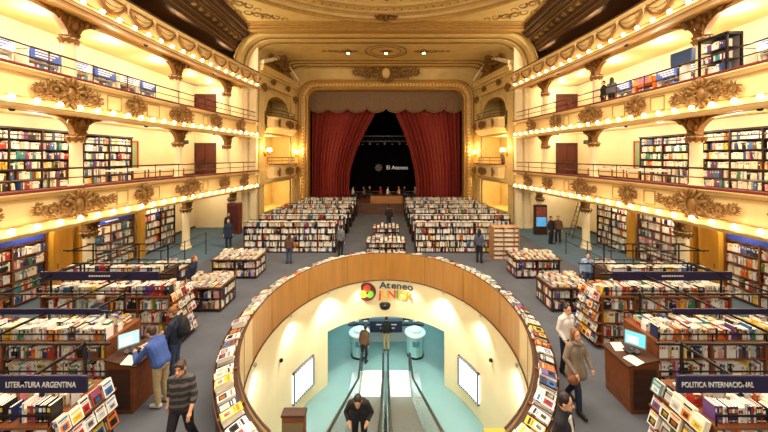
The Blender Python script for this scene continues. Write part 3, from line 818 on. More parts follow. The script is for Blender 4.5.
# ================================================================== shelving units
def shelf_unit(x0, x1, yf, s, name_desc, cat_label, sign=None, depth=.92, H=1.5, boards=(.08, .36, .74, 1.12), rail=True, railz=1.66, frame=True, top_rows=True,
               rack=True, full=True, bookrows=None, wood=WOOD, plain=False):
    # x0 < x1 are |x|; s = side; the books face the camera (-y); x0 is the aisle end
    X = lambda x: s * x
    yb = yf + depth
    t = thing('bookcase', (X((x0 + x1) / 2), yf + depth / 2, 0), cat_label, 'bookcase', None)
    b = MB(); n = max(1, round((x1 - x0) / 1.05)); st = (x1 - x0) / n
    for i in range(n + 1):
        x = x0 + st * i; b.box(X(x - .022), X(x + .022), yf, yb, 0, H - .03)
    b.box(X(x0), X(x1), yf + depth / 2 - .012, yf + depth / 2 + .012, 0, H - .03)
    b.build('carcass', wood, t)
    b = MB(); b.box(X(x0 - .03), X(x1 + .03), yf - .02, yb + .02, H - .035, H); b.build('top_board', wood, t)
    b = MB(); b.box(X(x0 + .02), X(x1 - .02), yf + .04, yb - .04, 0, .08); b.build('plinth', WOODD, t)
    for z in boards:
        b = MB(); b.box(X(x0 + .02), X(x1 - .02), yf + .005, yb - .005, z - .02, z); b.build('shelf', wood, t)
    side = LR[s]
    zs = list(boards) + [H]
    # spines on the shelves that face the camera
    for j, z in enumerate(boards):
        hm = zs[j + 1] - z - .05
        if plain and j < len(boards) - 2: continue
        for i in range(n):
            xa = x0 + st * i + .03
            spine_row((X(xa), yf + .03, z), (s, 0, 0), (0, -1, 0), st - .06, hm, f'{ordinal(len(boards) - j)} shelf, {ordinal(i + 1)} bay, {name_desc}', 'from aisle', f'books in the {name_desc}', w=bookrows)
    if top_rows:                                      # books standing on top, back to back
        L = x1 - x0 - .1
        spine_row((X(x0 + .05), yf + .06, H), (s, 0, 0), (0, -1, 0), L, .30, f'front row atop {name_desc}', 'from aisle', f'books on the {name_desc}', w=bookrows, fill=.93, lean=.5, hmin=.7)
        spine_row((X(x0 + .05), yf + .36, H), (s, 0, 0), (0, -1, 0), L, .26, f'middle row atop {name_desc}', 'from aisle', f'books on the {name_desc}', w=bookrows, fill=.7, lean=.3)
        if not plain:
            x = x0 + .2
            k = 0
            while x < x1 - .2:
                k += 1
                flat_stack(X(x), yf + .70, H, random.choice((2, 3, 5, 6, 8)), 0 if s > 0 else PI, f'{ordinal(k)} pile from the aisle, back top of {name_desc}', f'books on the {name_desc}', w=bookrows)
                x += random.uniform(.19, .24)
    if rail:
        b = MB()
        for y in (yf + .0, yb): b.tube([(X(x0), y, railz), (X(x1), y, railz)], .016, 6)
        for k in range(n + 1):
            for y in (yf, yb): b.tube([(X(x0 + st * k), y, H - .02), (X(x0 + st * k), y, railz)], .012, 6)
        b.build('guard_rail', BLACKM, t, smooth=60)
    if frame:
        fz = 2.18 if yf < 5 else 2.13; b = MB()
        for x in (x0 + .35, x1 - .25):
            for y in ((yf + .04, yb - .04) if x > x1 - .3 and not plain else (yb - .04,)): b.box(X(x - .018), X(x + .018), y - .018, y + .018, H - .02, fz)
            b.box(X(x - .018), X(x + .018), yf - .05, yb + .05, fz - .02, fz + .02)
        for y in (yf + .04, yb - .04): b.box(X(x0 - .1), X(x1), y - .018, y + .018, fz - .02, fz + .02)
        fr = b.build('sign_frame', BLACKM, t)
        if sign:
            sa, sb, words = sign
            b = MB(); b.bbox(X(sa), X(sb), yf - .03, yf + .015, fz - (.03 if words == 'thin' else .16), fz + .09, .008); sg = b.build('sign_board', NAVY, fr)
            if words == 'thin': pass
            elif words:
                cx = X(words[2])
                text('lettering', words[0], words[1], LETT, sg, (cx, yf - .037, fz - .035), sx=.76)
            else:                                     # print too small to read
                b = MB()
                for q in range(9): b.box(X((sa + sb) / 2 - .32 + q * .07), X((sa + sb) / 2 - .27 + q * .07), yf - .034, yf - .03, fz - .05, fz - .01)
                b.build('print', LETT, sg)
    if rack:                                          # sloping display rack on the aisle end
        dk = MB(); tiers = (.12, .42, .72, 1.02, 1.30)
        xr = x0 - .03
        for j, z in enumerate(tiers):
            out = .21 - .02 * j
            A = [(X(xr), yf - .02, z), (X(xr - out), yf - .02, z), (X(xr - out), yb + .02, z), (X(xr), yb + .02, z)]
            dk.add(A + [(p[0], p[1], z + .02) for p in A], MB.BF)
            dk.box(X(xr - out), X(xr - out + .015), yf - .02, yb + .02, z, z + .06)
        dk.build('display_rack', wood, t)
        for j, z in enumerate(tiers):
            out = .21 - .02 * j
            up = Vector((s * .30, 0, .95)); dv = (0, -1, 0) if s > 0 else (0, 1, 0)
            p0 = (X(xr - out + .05), yb if s > 0 else yf, z + .022)
            cover_row(p0, dv, up, depth, f'{ordinal(len(tiers) - j)} end rack tier, {name_desc}', 'from ' + ('back' if s > 0 else 'front'), f'books on the end rack of the {name_desc}', w=bookrows, wd=.17, ht=.25, gap=.012, stack=3)
    return t
UNITS = {}
for s in (-1, 1):
    sd = LR[s]
    sg = ('LITERATURA ARGENTINA', .118) if s < 0 else ('POLITICA INTERNACIONAL', .112)
    shelf_unit(4.9 if s > 0 else 5.0, 7.9, 4.45, s, f'nearest {sd} bookcase', f'wooden double-sided bookcase nearest the camera on the {sd}, lettered navy sign',
               (4.3 if s > 0 else 4.42, 6.1, sg + ((4.88,) if s > 0 else (5.08,))))
    shelf_unit(5.9 if s > 0 else 6.08, 10.6, 6.5, s, f'second {sd} bookcase', f'long wooden bookcase behind the {sd} computer lectern, second row from the camera', (6.2, 10.0, 'thin'), rack=False)
    shelf_unit(6.22, 9.9, 8.6, s, f'third {sd} bookcase', f'wooden bookcase with tall end rack, third {sd} row from the camera', (6.5, 9.9, None))
    shelf_unit(8.1, 11.6, 10.75, s, f'fourth {sd} bookcase', f'dark wooden bookcase, fourth {sd} row, near the balcony columns', None, wood=WOODD, rack=False, H=1.3, boards=(.08, .5, .9), railz=1.5, plain=True)
# long gantry rails that tie the sign frames of the rows together
for s in (-1, 1):
    t = thing('gantry_rail', (s * 8.2, 7.5, 2.13), f'black metal rails running over the {LR[s]} bookcases towards the stage', 'rail', 'overhead rails of the bookcase rows')
    for x, ya, yb in ((7.35, 4.5, 8.6), (9.55, 6.55, 11.6), (6.45, 8.6, 9.6)):
        b = MB(); b.box(s * (x - .018), s * (x + .018), ya, yb, 2.11, 2.15)
        b.build('rail', BLACKM, t)
    for x, y in ((7.35, 5.4), (9.55, 11.6), (9.55, 9.5)):
        b = MB(); b.box(s * (x - .015), s * (x + .015), y - .015, y + .015, 1.3 if y > 11 else 1.48, 2.12); b.build('post', BLACKM, t)
# ---- low display tables
def low_table(x0, x1, y0, y1, s, desc, lab, H=.88, tall=True, rack=True):
    X = lambda x: s * x
    t = thing('display_table', (X((x0 + x1) / 2), (y0 + y1) / 2, 0), lab, 'display table')
    b = MB(); b.box(X(x0 - .04), X(x1 + .04), y0 - .04, y1 + .04, H - .05, H); b.build('table_top', WOODD, t)
    b = MB()
    for x in (x0 + .03, (x0 + x1) / 2, x1 - .03): b.box(X(x - .02), X(x + .02), y0, y1, .02, H - .05)
    b.box(X(x0), X(x1), (y0 + y1) / 2 - .01, (y0 + y1) / 2 + .01, .02, H - .05)
    b.build('carcass', WOODD, t)
    for z in (.12, .50):
        b = MB(); b.box(X(x0), X(x1), y0 + .01, y1 - .01, z - .02, z); b.build('shelf', WOODD, t)
    hw = (x1 - x0) / 2
    for j, z in enumerate((.12, .50)):
        for i in range(2): spine_row((X(x0 + hw * i + .06), y0 + .03, z), (s, 0, 0), (0, -1, 0), hw - .1, .29, f'{("lower", "upper")[j]} shelf, {ordinal(i + 1)} bay, {desc}', 'from the aisle', f'books in the {desc}')
        yy = ((s * -1, 0, 0), x0)
        spine_row((X(x0) + s * .0, y0 + .05, z), (0, 1, 0), (-s, 0, 0), y1 - y0 - .1, .29, f'{("lower", "upper")[j]} aisle side of the {desc}', 'from the front', f'books in the {desc}')
    k = 0; nx = max(2, int((x1 - x0) / .24)); ny = 4
    for j in range(ny):
        for i in range(nx):
            k += 1
            x = x0 + .13 + (x1 - x0 - .26) * i / (nx - 1); y = y0 + .16 + (y1 - y0 - .32) * j / (ny - 1)
            flat_stack(X(x), y, H, random.choice((1, 2, 4)) + (3 * (j >= 2) if tall else 0), 0, f'{ordinal(i + 1)} pile of {ordinal(j + 1)} row, {desc}', f'books piled on the {desc}', tm=(.018, .04))
    return t
for s in (-1, 1):
    sd = LR[s]
    low_table(5.85, 7.3, 10.6, 11.7, s, f'nearer {sd} low table', f'low dark display table heaped with books, nearer of the two {sd} of the oval wall')
    low_table(5.85, 7.85, 13.5, 14.6, s, f'farther {sd} low table', f'low dark display table heaped with books, farther {sd} one before the stall rows')
low_table(-1.1, 1.1, 16.6, 17.6, 1, 'centre aisle table', 'low display table with books in the middle aisle behind the oval wall', H=.75)
low_table(-.9, .9, 20.0, 20.9, 1, 'rear centre table', 'smaller display table farther up the middle aisle to the stage', H=.75)
low_table(8.5, 9.9, 12.3, 13.2, 1, 'right wall-side table', 'dark display table beside the right balcony columns under the third row', H=.85)
low_table(8.5, 9.9, 12.3, 13.2, -1, 'left wall-side table', 'dark display table beside the left balcony columns under the third row', H=.85)
# ---- the stall rows in front of the stage
rows_y = [17.2, 19.3, 21.4, 23.5, 25.6, 27.6]
for ri, y in enumerate(rows_y):
    nm = ordinal(ri + 1)
    for s, x0, x1 in ((-1, 2.75 if ri else 2.9, 8.15 if ri < 4 else 7.6), (1, 1.7, 6.3 if ri == 0 else 8.0)):
        shelf_unit(x0, x1, y, s, f'{nm} stall row on the {LR[s]}', f'tall dark bookcase, {nm} of the rows before the stage, {LR[s]} of the centre aisle', None, depth=.8,
                   H=1.5, boards=(.08, .36, .74, 1.12), frame=False, rack=False, wood=DSHELF if s < 0 or ri else WOODD, plain=ri > 0, railz=1.74, bookrows=[44, 18, 8, 3, 3, 3, 2, 3, 3, 6, 1, 5, 2, 2])
# wooden crate shelf at the front right of the stalls
t = thing('crate_shelf', (6.3, 16.3, 0), 'open pale wooden crate shelf of paperbacks, right front of the stall rows', 'shelf')
b = MB(); WOODL = mat('pale_crate_wood', (172, 122, 72), .5, wood='x', noise=.2, scale=8)
for x in (5.75, 6.3, 6.85, 7.1): b.box(x - .02, x + .02, 16.0, 16.7, 0, 1.75)
b.build('carcass', WOODL, t)
for z in [.05 + .24 * k for k in range(8)]:
    b = MB(); b.box(5.75, 7.1, 16.0, 16.7, z - .02, z); b.build('shelf', WOODL, t)
    if z < 1.6:
        k = 0
        for x in [5.88 + .19 * q for q in range(7)]:
            k += 1
            flat_stack(x, 16.15, z + .0, 3, 0, f'{ordinal(k)} along, {ordinal(int(8 - z / .24))} board of the crate shelf', 'books in the crate shelf', w=[6, 14, 2, 8, 1, 1, 1, 5, 14, 2, 1, 12, 2, 1], tm=(.04, .05), size=(.2, .15))
# ---- wall bookcases
def wall_case(s, x, y0, y1, z0, H, nb, desc, lab, wood=DSHELF, sign=None, arch=False, w=WALLW, depth=.34):
    t = thing('wall_bookcase', (s * (x + depth / 2), (y0 + y1) / 2, z0), lab, 'bookcase')
    n = max(1, round((y1 - y0) / 1.15)); st = (y1 - y0) / n
    b = MB()
    for i in range(n + 1): b.box(s * x, s * (x + depth), y0 + st * i - .025, y0 + st * i + .025, z0, z0 + H)
    b.box(s * (x + depth - .02), s * (x + depth), y0, y1, z0, z0 + H); b.build('carcass', wood, t)
    b = MB(); b.box(s * (x - .04), s * (x + depth), y0 - .04, y1 + .04, z0 + H - .06, z0 + H + .02)
    if arch: b.box(s * (x - .0), s * (x + depth), y0, y1, z0 + H - .3, z0 + H - .26)
    b.build('cornice', wood, t)
    hs = (H - .15) / nb
    for j in range(nb):
        z = z0 + .12 + hs * j
        b = MB(); b.box(s * x, s * (x + depth - .02), y0, y1, z - .035, z); b.build('shelf', wood, t)
        for i in range(n):
            if sign and j == nb - 1: break
            spine_row((s * (x + .03), y0 + st * i + .035, z), (0, 1, 0), (-s, 0, 0), st - .07, hs - .08, f'{ordinal(nb - j)} shelf, {ordinal(i + 1)} bay, {desc}', 'from near side', f'books in the {desc}', w=w, tmin=.022, tmax=.06, hmin=.75)
    if sign:
        b = MB(); z = z0 + .12 + hs * (nb - 1)
        b.box(s * (x - .03), s * (x + .0), y0 + .12, y1 - .12, z + .04, z + .24); sg = b.build('header_sign', mat('blue_sign', (44, 60, 140), .4), t)
        b = MB(); b.box(s * (x - .034), s * (x - .03), (y0 + y1) / 2 - .35, (y0 + y1) / 2 + .35, z + .11, z + .17); b.build('lettering', LETT, sg)
        for i in range(n):
            spine_row((s * (x + .06), y0 + st * i + .05, z), (0, 1, 0), (-s, 0, 0), st - .1, hs - .1, f'first shelf, {ordinal(i + 1)} bay, {desc}', 'from near side', f'books in the {desc}', w=w, tmin=.03, tmax=.07)
for s in (-1, 1):
    sd = LR[s]
    wall_case(s, 13.5, 7.6, 11.95, 0, 2.7, 6, f'nearest {sd} ground wall case', f'tall wall bookcase at the {sd} edge of the picture, ground floor, blue header', wood=WOOD, sign=True)
    wall_case(s, 13.5, 13.4, 16.1, 0, 2.7, 6, f'middle {sd} ground wall case', f'tall ground floor wall bookcase behind the {sd} white columns, between amber posts', wood=WOOD, sign=s < 0)
    wall_case(s, 13.5, 16.8, 19.2, 0, 2.7, 6, f'far {sd} ground wall case', f'dark ground floor wall bookcase on the {sd}, farthest under the lower balcony', sign=False, wood=DSHELF)
    wall_case(s, 14.3, 9.2, 13.6, 4.1, 2.55, 6, f'nearer {sd} balcony wall case', f'dark wall bookcase on the lower {sd} balcony, nearer the camera', arch=True, depth=.5)
    wall_case(s, 14.3, 14.2, 16.9, 4.1, 2.5, 6, f'farther {sd} balcony wall case', f'dark wall bookcase on the lower {sd} balcony, farther one by the red frame', arch=True, depth=.5)
    # amber maple panels and posts between the ground floor cases
    t = thing('maple_cupboard', (s * 13.35, 12.4, 0), f'glossy amber maple door panel with rounded head at the {sd} white column', 'cupboard')
    b = MB(); P = []
    ya, yb = 12.0, 12.75
    for i in range(13):
        a = PI * i / 12; P.append(((ya + yb) / 2 + (yb - ya) / 2 * math.cos(a), 2.35 + .32 * math.sin(a)))
    P = [(yb, 0)] + P + [(ya, 0)]
    k = len(P)
    b.add([(s * 13.3, y, z) for y, z in P] + [(s * 13.5, y, z) for y, z in P], [tuple(range(k)), tuple(range(2 * k - 1, k - 1, -1))] + [(i, (i + 1) % k, k + (i + 1) % k, k + i) for i in range(k)])
    b.build('leaf', AMBER, t)
    b = MB(); b.tube([(s * 13.27, ya + .12, 1.0), (s * 13.24, ya + .12, 1.1), (s * 13.27, ya + .12, 1.2)], .02, 6); b.build('handle', BRASS, t)
    for y, which in ((16.45, 'between the middle and far wall bookcases'), (13.18, 'before the middle wall bookcase')):
        b = MB(); b.bbox(s * 13.3, s * 13.55, y - .16, y + .16, 0, 2.75, .02)
        tag(b.build('maple_post', AMBER, org=(s * 13.4, y, 0)), f'square amber maple post {which} on the {sd}', 'post')
# ---- displays with blue headers on the upper balcony
for s in (-1, 1):
    for k, y in enumerate((9.3, 10.7, 12.3, 13.6, 14.9, 16.3, 17.6)):
        t = thing('display_case', (s * 14.2, y, 7.95), f'{"orange" if s > 0 and k == 5 else "white"} display case with {"blue" if k % 2 == 0 else "orange" if s > 0 and k == 5 else "white"} header, {ordinal(k + 1)} from the camera on the upper {LR[s]} balcony', 'display case', f'display cases on the upper {LR[s]} balcony')
        Wc = mat('white_laminate', (232, 230, 224), .4) if not (s > 0 and k == 5) else mat('orange_laminate', (226, 120, 52), .4)
        b = MB()
        for yy in (y - .55, y + .55): b.box(s * 14.0, s * 14.5, yy - .02, yy + .02, 7.95, 9.75)
        b.box(s * 14.45, s * 14.5, y - .55, y + .55, 7.95, 9.75); b.box(s * 13.98, s * 14.5, y - .57, y + .57, 9.72, 9.76)
        b.build('carcass', Wc, t)
        for j in range(4):
            z = 8.3 + .35 * j
            b = MB(); b.box(s * 14.0, s * 14.48, y - .53, y + .53, z - .02, z); b.build('shelf', Wc, t)
            spine_row((s * 14.03, y - .5, z), (0, 1, 0), (-s, 0, 0), 1.0, .26, f'{ordinal(4 - j)} shelf of the {ordinal(k + 1)} upper {LR[s]} display case', 'from near side', f'discs and books on the upper {LR[s]} balcony', w=[20, 4, 8, 2, 8, 26, 2, 2, 4, 2, 10, 1, 1, 8], tmin=.03, tmax=.08)
        b = MB(); b.box(s * 13.9, s * 13.96, y - .55, y + .55, 9.38, 9.86); h = b.build('header_board', mat('blue_header', (46, 82, 172), .4) if k % 2 == 0 else Wc, t)
        b = MB()
        for q in range(3): b.box(s * 13.89, s * 13.9, y - .42, y + .42 - .12 * q, 9.72 - .11 * q, 9.77 - .11 * q)
        b.build('print', LETT if k % 2 == 0 else mat('blue_header', (0, 0, 0)), h)
# ================================================================== the oval stairwell
ZW, ZB, ZL = 1.0, -.28, -4.3
VENEER = mat('honey_veneer', (176, 122, 54), .32, wood='z', noise=.12, scale=5)
VENLT = mat('pale_veneer', (214, 186, 132), .3, wood='z', noise=.08, scale=5)
IVORY = mat('ivory_lacquer', (238, 222, 178), .35, noise=.03, scale=1)
TA = 2.62                                            # the wall ends either side of the escalator entrance (angle from the far end)
NSEG = 88
ts = [-TA + 2 * TA * i / NSEG for i in range(NSEG + 1)]
def ov(d, t, z): return ((HA + d) * math.sin(t), HC + (HB + d) * math.cos(t), z)
b = MB(); mi = []
prof = [(.0, ZB), (.0, ZW - .02), (.01, ZW), (.035, ZW), (.045, ZW - .02), (.045, 0)]
for i in range(NSEG):
    a, c = ts[i], ts[i + 1]
    for j, ((d0, z0), (d1, z1)) in enumerate(zip(prof, prof[1:])):
        m = 0 if abs((a + c) / 2) < 1.7 else 1
        if j in (1, 2, 3): m = 2
        b.add((ov(d0, a, z0), ov(d1, a, z1), ov(d1, c, z1), ov(d0, c, z0)), ((0, 1, 2, 3),), m)
for t in (-TA, TA): b.add([ov(d, t, z) for d, z in prof], (tuple(range(len(prof))),), 0)
ring = struct(b.build('wall_oval', [VENEER, VENLT, WOODD], org=(0, HC, 0), smooth=30))
b = MB()
for i in range(4, NSEG - 3, 8): b.box(0, 0, 0, 0, 0, 0) if False else b.tube([ov(-.003, ts[i], ZB), ov(-.003, ts[i], ZW - .02)], .006, 4)
b.build('panel_seam', WOODD, ring)
# ledge for books outside the wall
b = MB(); lp = [(.045, .84), (.045, .90), (.46, .80), (.50, .86), (.52, .86), (.52, .76), (.46, .74), (.46, .06), (.42, .06), (.42, .0)]
rows = [[ov(d, t, z) for d, z in lp] for t in ts]
b.strip(rows); b.add(rows[0], (tuple(range(len(lp))),)); b.add(rows[-1], (tuple(range(len(lp))),))
led = b.build('book_ledge', WOODD, ring, smooth=30)
b = MB()
for i in range(0, NSEG + 1, 4):
    t = ts[i]; P = [ov(.05, t - .005, .88), ov(.5, t - .005, .8), ov(.5, t + .005, .8), ov(.05, t + .005, .88)]
    b.add(P + [(x, y, z + .06) for x, y, z in P], MB.BF)
b.build('divider', WOOD, led)
for i in range(0, NSEG, 4):                          # books lying face up along the ledge
    tm = (ts[i] + ts[i + 2] + ts[i + 2]) / 3; a0, a1 = ts[i], ts[i + 4]
    arc = math.hypot((HA + .3) * math.cos((a0 + a1) / 2), (HB + .3) * math.sin((a0 + a1) / 2)) * (a1 - a0) - .06
    n = max(1, int(arc / .235))
    side = 'left' if (a0 + a1) < 0 else 'right'
    seg = i // 4; cnt = min(seg, NSEG // 4 - 1 - seg) + 1
    for k in range(n):
        t = a0 + (a1 - a0) * (k + .5) / n
        p = Vector(ov(.285, t, .862)); nrm = Vector((math.sin(t) / HA, math.cos(t) / HB, 0)).normalized(); tan = Vector((-nrm.y, nrm.x, 0))
        inw = -nrm
        up = Vector((nrm.x * .18, nrm.y * .18, 1)).normalized()
        hh = (inw - up * inw.dot(up)).normalized(); tg = hh.cross(up)
        z = .0; m = random.choice((2, 3, 4, 5, 6))
        for q in range(m):
            tk = random.uniform(.015, .035); col = pick(COVW)
            R = Matrix((up, tg, hh)).transposed() @ Matrix.Rotation(random.uniform(-.07, .07), 3, 'X')
            top = q == m - 1
            book(p + up * (z + tk / 2 + .0), tk, random.uniform(.18, .215), random.uniform(.28, .35), R, col, random.choice(LIGHTER), 1 if top else 0,
                 f'{PNAMES[col]} book, {"top" if top else ordinal(m - q) + " down"}, {ordinal(k + 1)} pile, {ordinal(cnt)} {side} compartment from the entrance, oval ledge', 'books on the oval wall ledge')
            z += tk + .001
# ivory shaft wall below, open at the far end
NS = 96; b = MB()
def shaft(t, z): return ov(0, t, z)
TO = .72
for i in range(NS):
    a, c = 2 * PI * i / NS - PI, 2 * PI * (i + 1) / NS - PI
    mid = (a + c) / 2
    if abs(mid) < TO: zz = [ZB, -2.0]
    else: zz = [ZB, -2.0, ZL]
    for z0, z1 in zip(zz, zz[1:]):
        b.quad(shaft(a, z0), shaft(c, z0), shaft(c, z1), shaft(a, z1))
sw = struct(b.build('wall_shaft', IVORY, org=(0, HC, -2), smooth=40))
b = MB()
b.tube([ov(-.01, -PI + 2 * PI * i / NS, ZB) for i in range(NS + 1)], .025, 6)
b.build('edge_bead', WOODD, sw, smooth=60)
b = MB()                                             # thickness of the shaft wall at the opening
for sgn in (-1, 1):
    a = sgn * TO
    b.quad(ov(0, a, ZL), ov(.3, a, ZL), ov(.3, a, -2.0), ov(0, a, -2.0))
b.strip([[ov(0, -TO + 2 * TO * i / 20, -2.0) for i in range(21)], [ov(.5, -TO + 2 * TO * i / 20, -2.0) for i in range(21)]])
b.build('opening_reveal', IVORY, sw)
# lower shop
BFLOOR = mat('pale_teal_lino', (112, 148, 148), .35, noise=.05, scale=1)
b = MB(); b.add([(-9, 0, ZL), (9, 0, ZL), (9, 22, ZL), (-9, 22, ZL)], ((0, 1, 2, 3),)); struct(b.build('floor_lower', BFLOOR))
b = MB(); PT = mat('pale_teal_wall', (190, 214, 210), .6)
b.box(-9, 9, 21.8, 22, ZL, -2.1); b.box(-9.1, -9, 9, 22, ZL, -2.1); b.box(9, 9.1, 9, 22, ZL, -2.1)
struct(b.build('wall_lower', PT))
b = MB()
b.add([(-9, HC + HB * .75, -2.1), (9, HC + HB * .75, -2.1), (9, 22, -2.1), (-9, 22, -2.1)], ((0, 1, 2, 3),)) if False else b.strip([[ov(.3, -1.2 + 2.4 * i / 20, -2.05) for i in range(21)], [(-9 + 18 * i / 20, 22, -2.05) for i in range(21)]])
struct(b.build('ceiling_lower', PT))
# name on the shaft wall, round emblem, dome camera
yw = HC + HB - .03
t = thing('shop_name_sign', (.2, yw, -.7), 'dark blue and multicoloured lettering high on the ivory stairwell wall', 'sign')
def wally(x): return HC + HB * math.sqrt(max(0, 1 - (x / HA) ** 2)) - .06
def wang(x): return math.atan(-(HB / HA) ** 2 * x / (HB * math.sqrt(1 - (x / HA) ** 2)))
for k, ch in enumerate('Ateneo'):
    x = -.14 + k * .25
    text('letter', ch, .42, mat('navy_letters', (44, 62, 84), .4), t, (x, wally(x) - .03, -.50), (PI / 2, 0, wang(x)), sx=1.2, bold=.01)
for k, (ch, col) in enumerate(zip('jUNIOR', ((226, 62, 48), (250, 206, 40), (226, 84, 60), (98, 178, 70), (244, 190, 40), (240, 120, 40)))):
    x = -.28 + k * .27
    text('letter', ch, .50, mat('letter_colour' + str(k), col, .4), t, (x, wally(x) - .03, -.92), (PI / 2, 0, wang(x)), sx=1.15, bold=.012)
t = thing('round_emblem', (-.88, wally(-.88), -.74), 'round dark red emblem with coloured spots beside the wall lettering', 'emblem')
def disc(r, x, y, z, th=.03, n=24):
    b = MB(); b.add([(x + r * math.cos(2 * PI * i / n), y - th * q, z + r * math.sin(2 * PI * i / n)) for q in (0, 1) for i in range(n)],
                    [tuple(range(n)), tuple(range(2 * n - 1, n - 1, -1))] + [(i, (i + 1) % n, n + (i + 1) % n, n + i) for i in range(n)]); return b
ye = wally(-.88) - .01
disc(.42, -.88, ye, -.74).build('disc', mat('maroon_disc', (98, 34, 40), .4), t)
for (dx, dz, r, c) in ((-.16, -.1, .17, (246, 200, 50)), (.15, -.1, .17, (116, 180, 60)), (0, .18, .17, (214, 80, 44)), (0, -.02, .07, (240, 236, 220))):
    disc(r, -.88 + dx, ye - .035, -.74 + dz, .012).build('spot', mat('spot_%d' % int(c[0]), c, .4), t)
t = thing('dome_camera', (-.05, wally(0), -1.42), 'black dome camera under the wall lettering', 'camera')
b = MB(); b.ell((-.05, wally(0) - .18, -1.42), (.24, .16, .15), 12, 8); b.build('dome', mat('gloss_black', (14, 14, 18), .1), t, smooth=80)
b = MB(); b.lathe([(.26, 0), (.26, .06)], (-.05, wally(0) - .16, -1.38), 14); b.build('collar', BLACKM, t, smooth=40)
for s, (a, z) in ((-1, (-1.32, -1.55)), (1, (1.32, -1.55))):
    p = Vector(ov(-.05, a, z)); t = thing('shaft_spotlight', p, f'small dark spotlight on the {LR[s]} side of the ivory stairwell wall', 'spotlight')
    b = MB(); b.ell(p, .07, 10, 6); b.build('lamp_head', BLACKM, t, smooth=80)
    b = MB(); b.tube([p, Vector(ov(.0, a, z))], .025, 6); b.build('bracket', STEEL, t)
# recessed spots under the rim wash the ivory wall
for k, (a, pw) in enumerate(((-2.3, 120), (-1.75, 90), (-1.2, 110), (-.72, 200), (-.3, 60), (.3, 60), (.72, 200), (1.2, 110), (1.75, 150), (2.3, 120))):
    p = Vector(ov(-.10, a, ZB - .02)); q = Vector(ov(-.02, a * .97, -3.0))
    t = thing('rim_downlight', p, f'slim lit fitting under the wooden rim, {ordinal(k + 1)} clockwise from the left entrance end', 'downlight', 'downlights under the oval rim')
    b = MB(); b.lathe([(.045, .05), (.05, 0), (.035, -.03)], p, 10); b.build('housing', STEEL, t, smooth=40)
    spot('rim_spot', p + Vector((0, 0, -.06)) + (Vector((0, HC, p.z)) - p).normalized() * .32, q, pw, (1.0, .95, .84), 1.9, .06, .9)
# wall screens in the shaft
for s in (-1, 1):
    a = 1.06; t = thing('wall_screen', ov(-.05, s * a, -3.1), f'white glowing framed screen on the {LR[s]} stairwell wall', 'screen', 'screens in the stairwell')
    b = MB(); g = MB()
    def arcbox(mb, a0, a1, z0, z1, d0, d1, n=6):
        for i in range(n):
            u, v = a0 + (a1 - a0) * i / n, a0 + (a1 - a0) * (i + 1) / n
            mb.add([ov(d0, u, z0), ov(d0, v, z0), ov(d1, v, z0), ov(d1, u, z0), ov(d0, u, z1), ov(d0, v, z1), ov(d1, v, z1), ov(d1, u, z1)], MB.BF)
    a0, a1 = s * .90, s * 1.16
    arcbox(b, a0, a1, -3.75, -3.68, -.09, 0); arcbox(b, a0, a1, -2.62, -2.55, -.09, 0); arcbox(b, a0, a0 + s * .015, -3.75, -2.55, -.09, 0); arcbox(b, a1 - s * .015, a1, -3.75, -2.55, -.09, 0)
    b.build('frame', mat('grey_frame', (92, 98, 106), .4), t)
    arcbox(g, a0, a1, -3.68, -2.62, -.06, -.01); g.build('panel', mat('lit_white_panel', (226, 240, 255), .3, emit=1.6), t)
    g = MB()
    for k in range(10): u = a0 + (a1 - a0) * (k + .5) / 10; arcbox(g, u - .004, u + .004, -3.74, -3.69, -.1, -.09, 1); arcbox(g, u - .004, u + .004, -2.61, -2.56, -.1, -.09, 1)
    g.build('perforation', LETT, t)
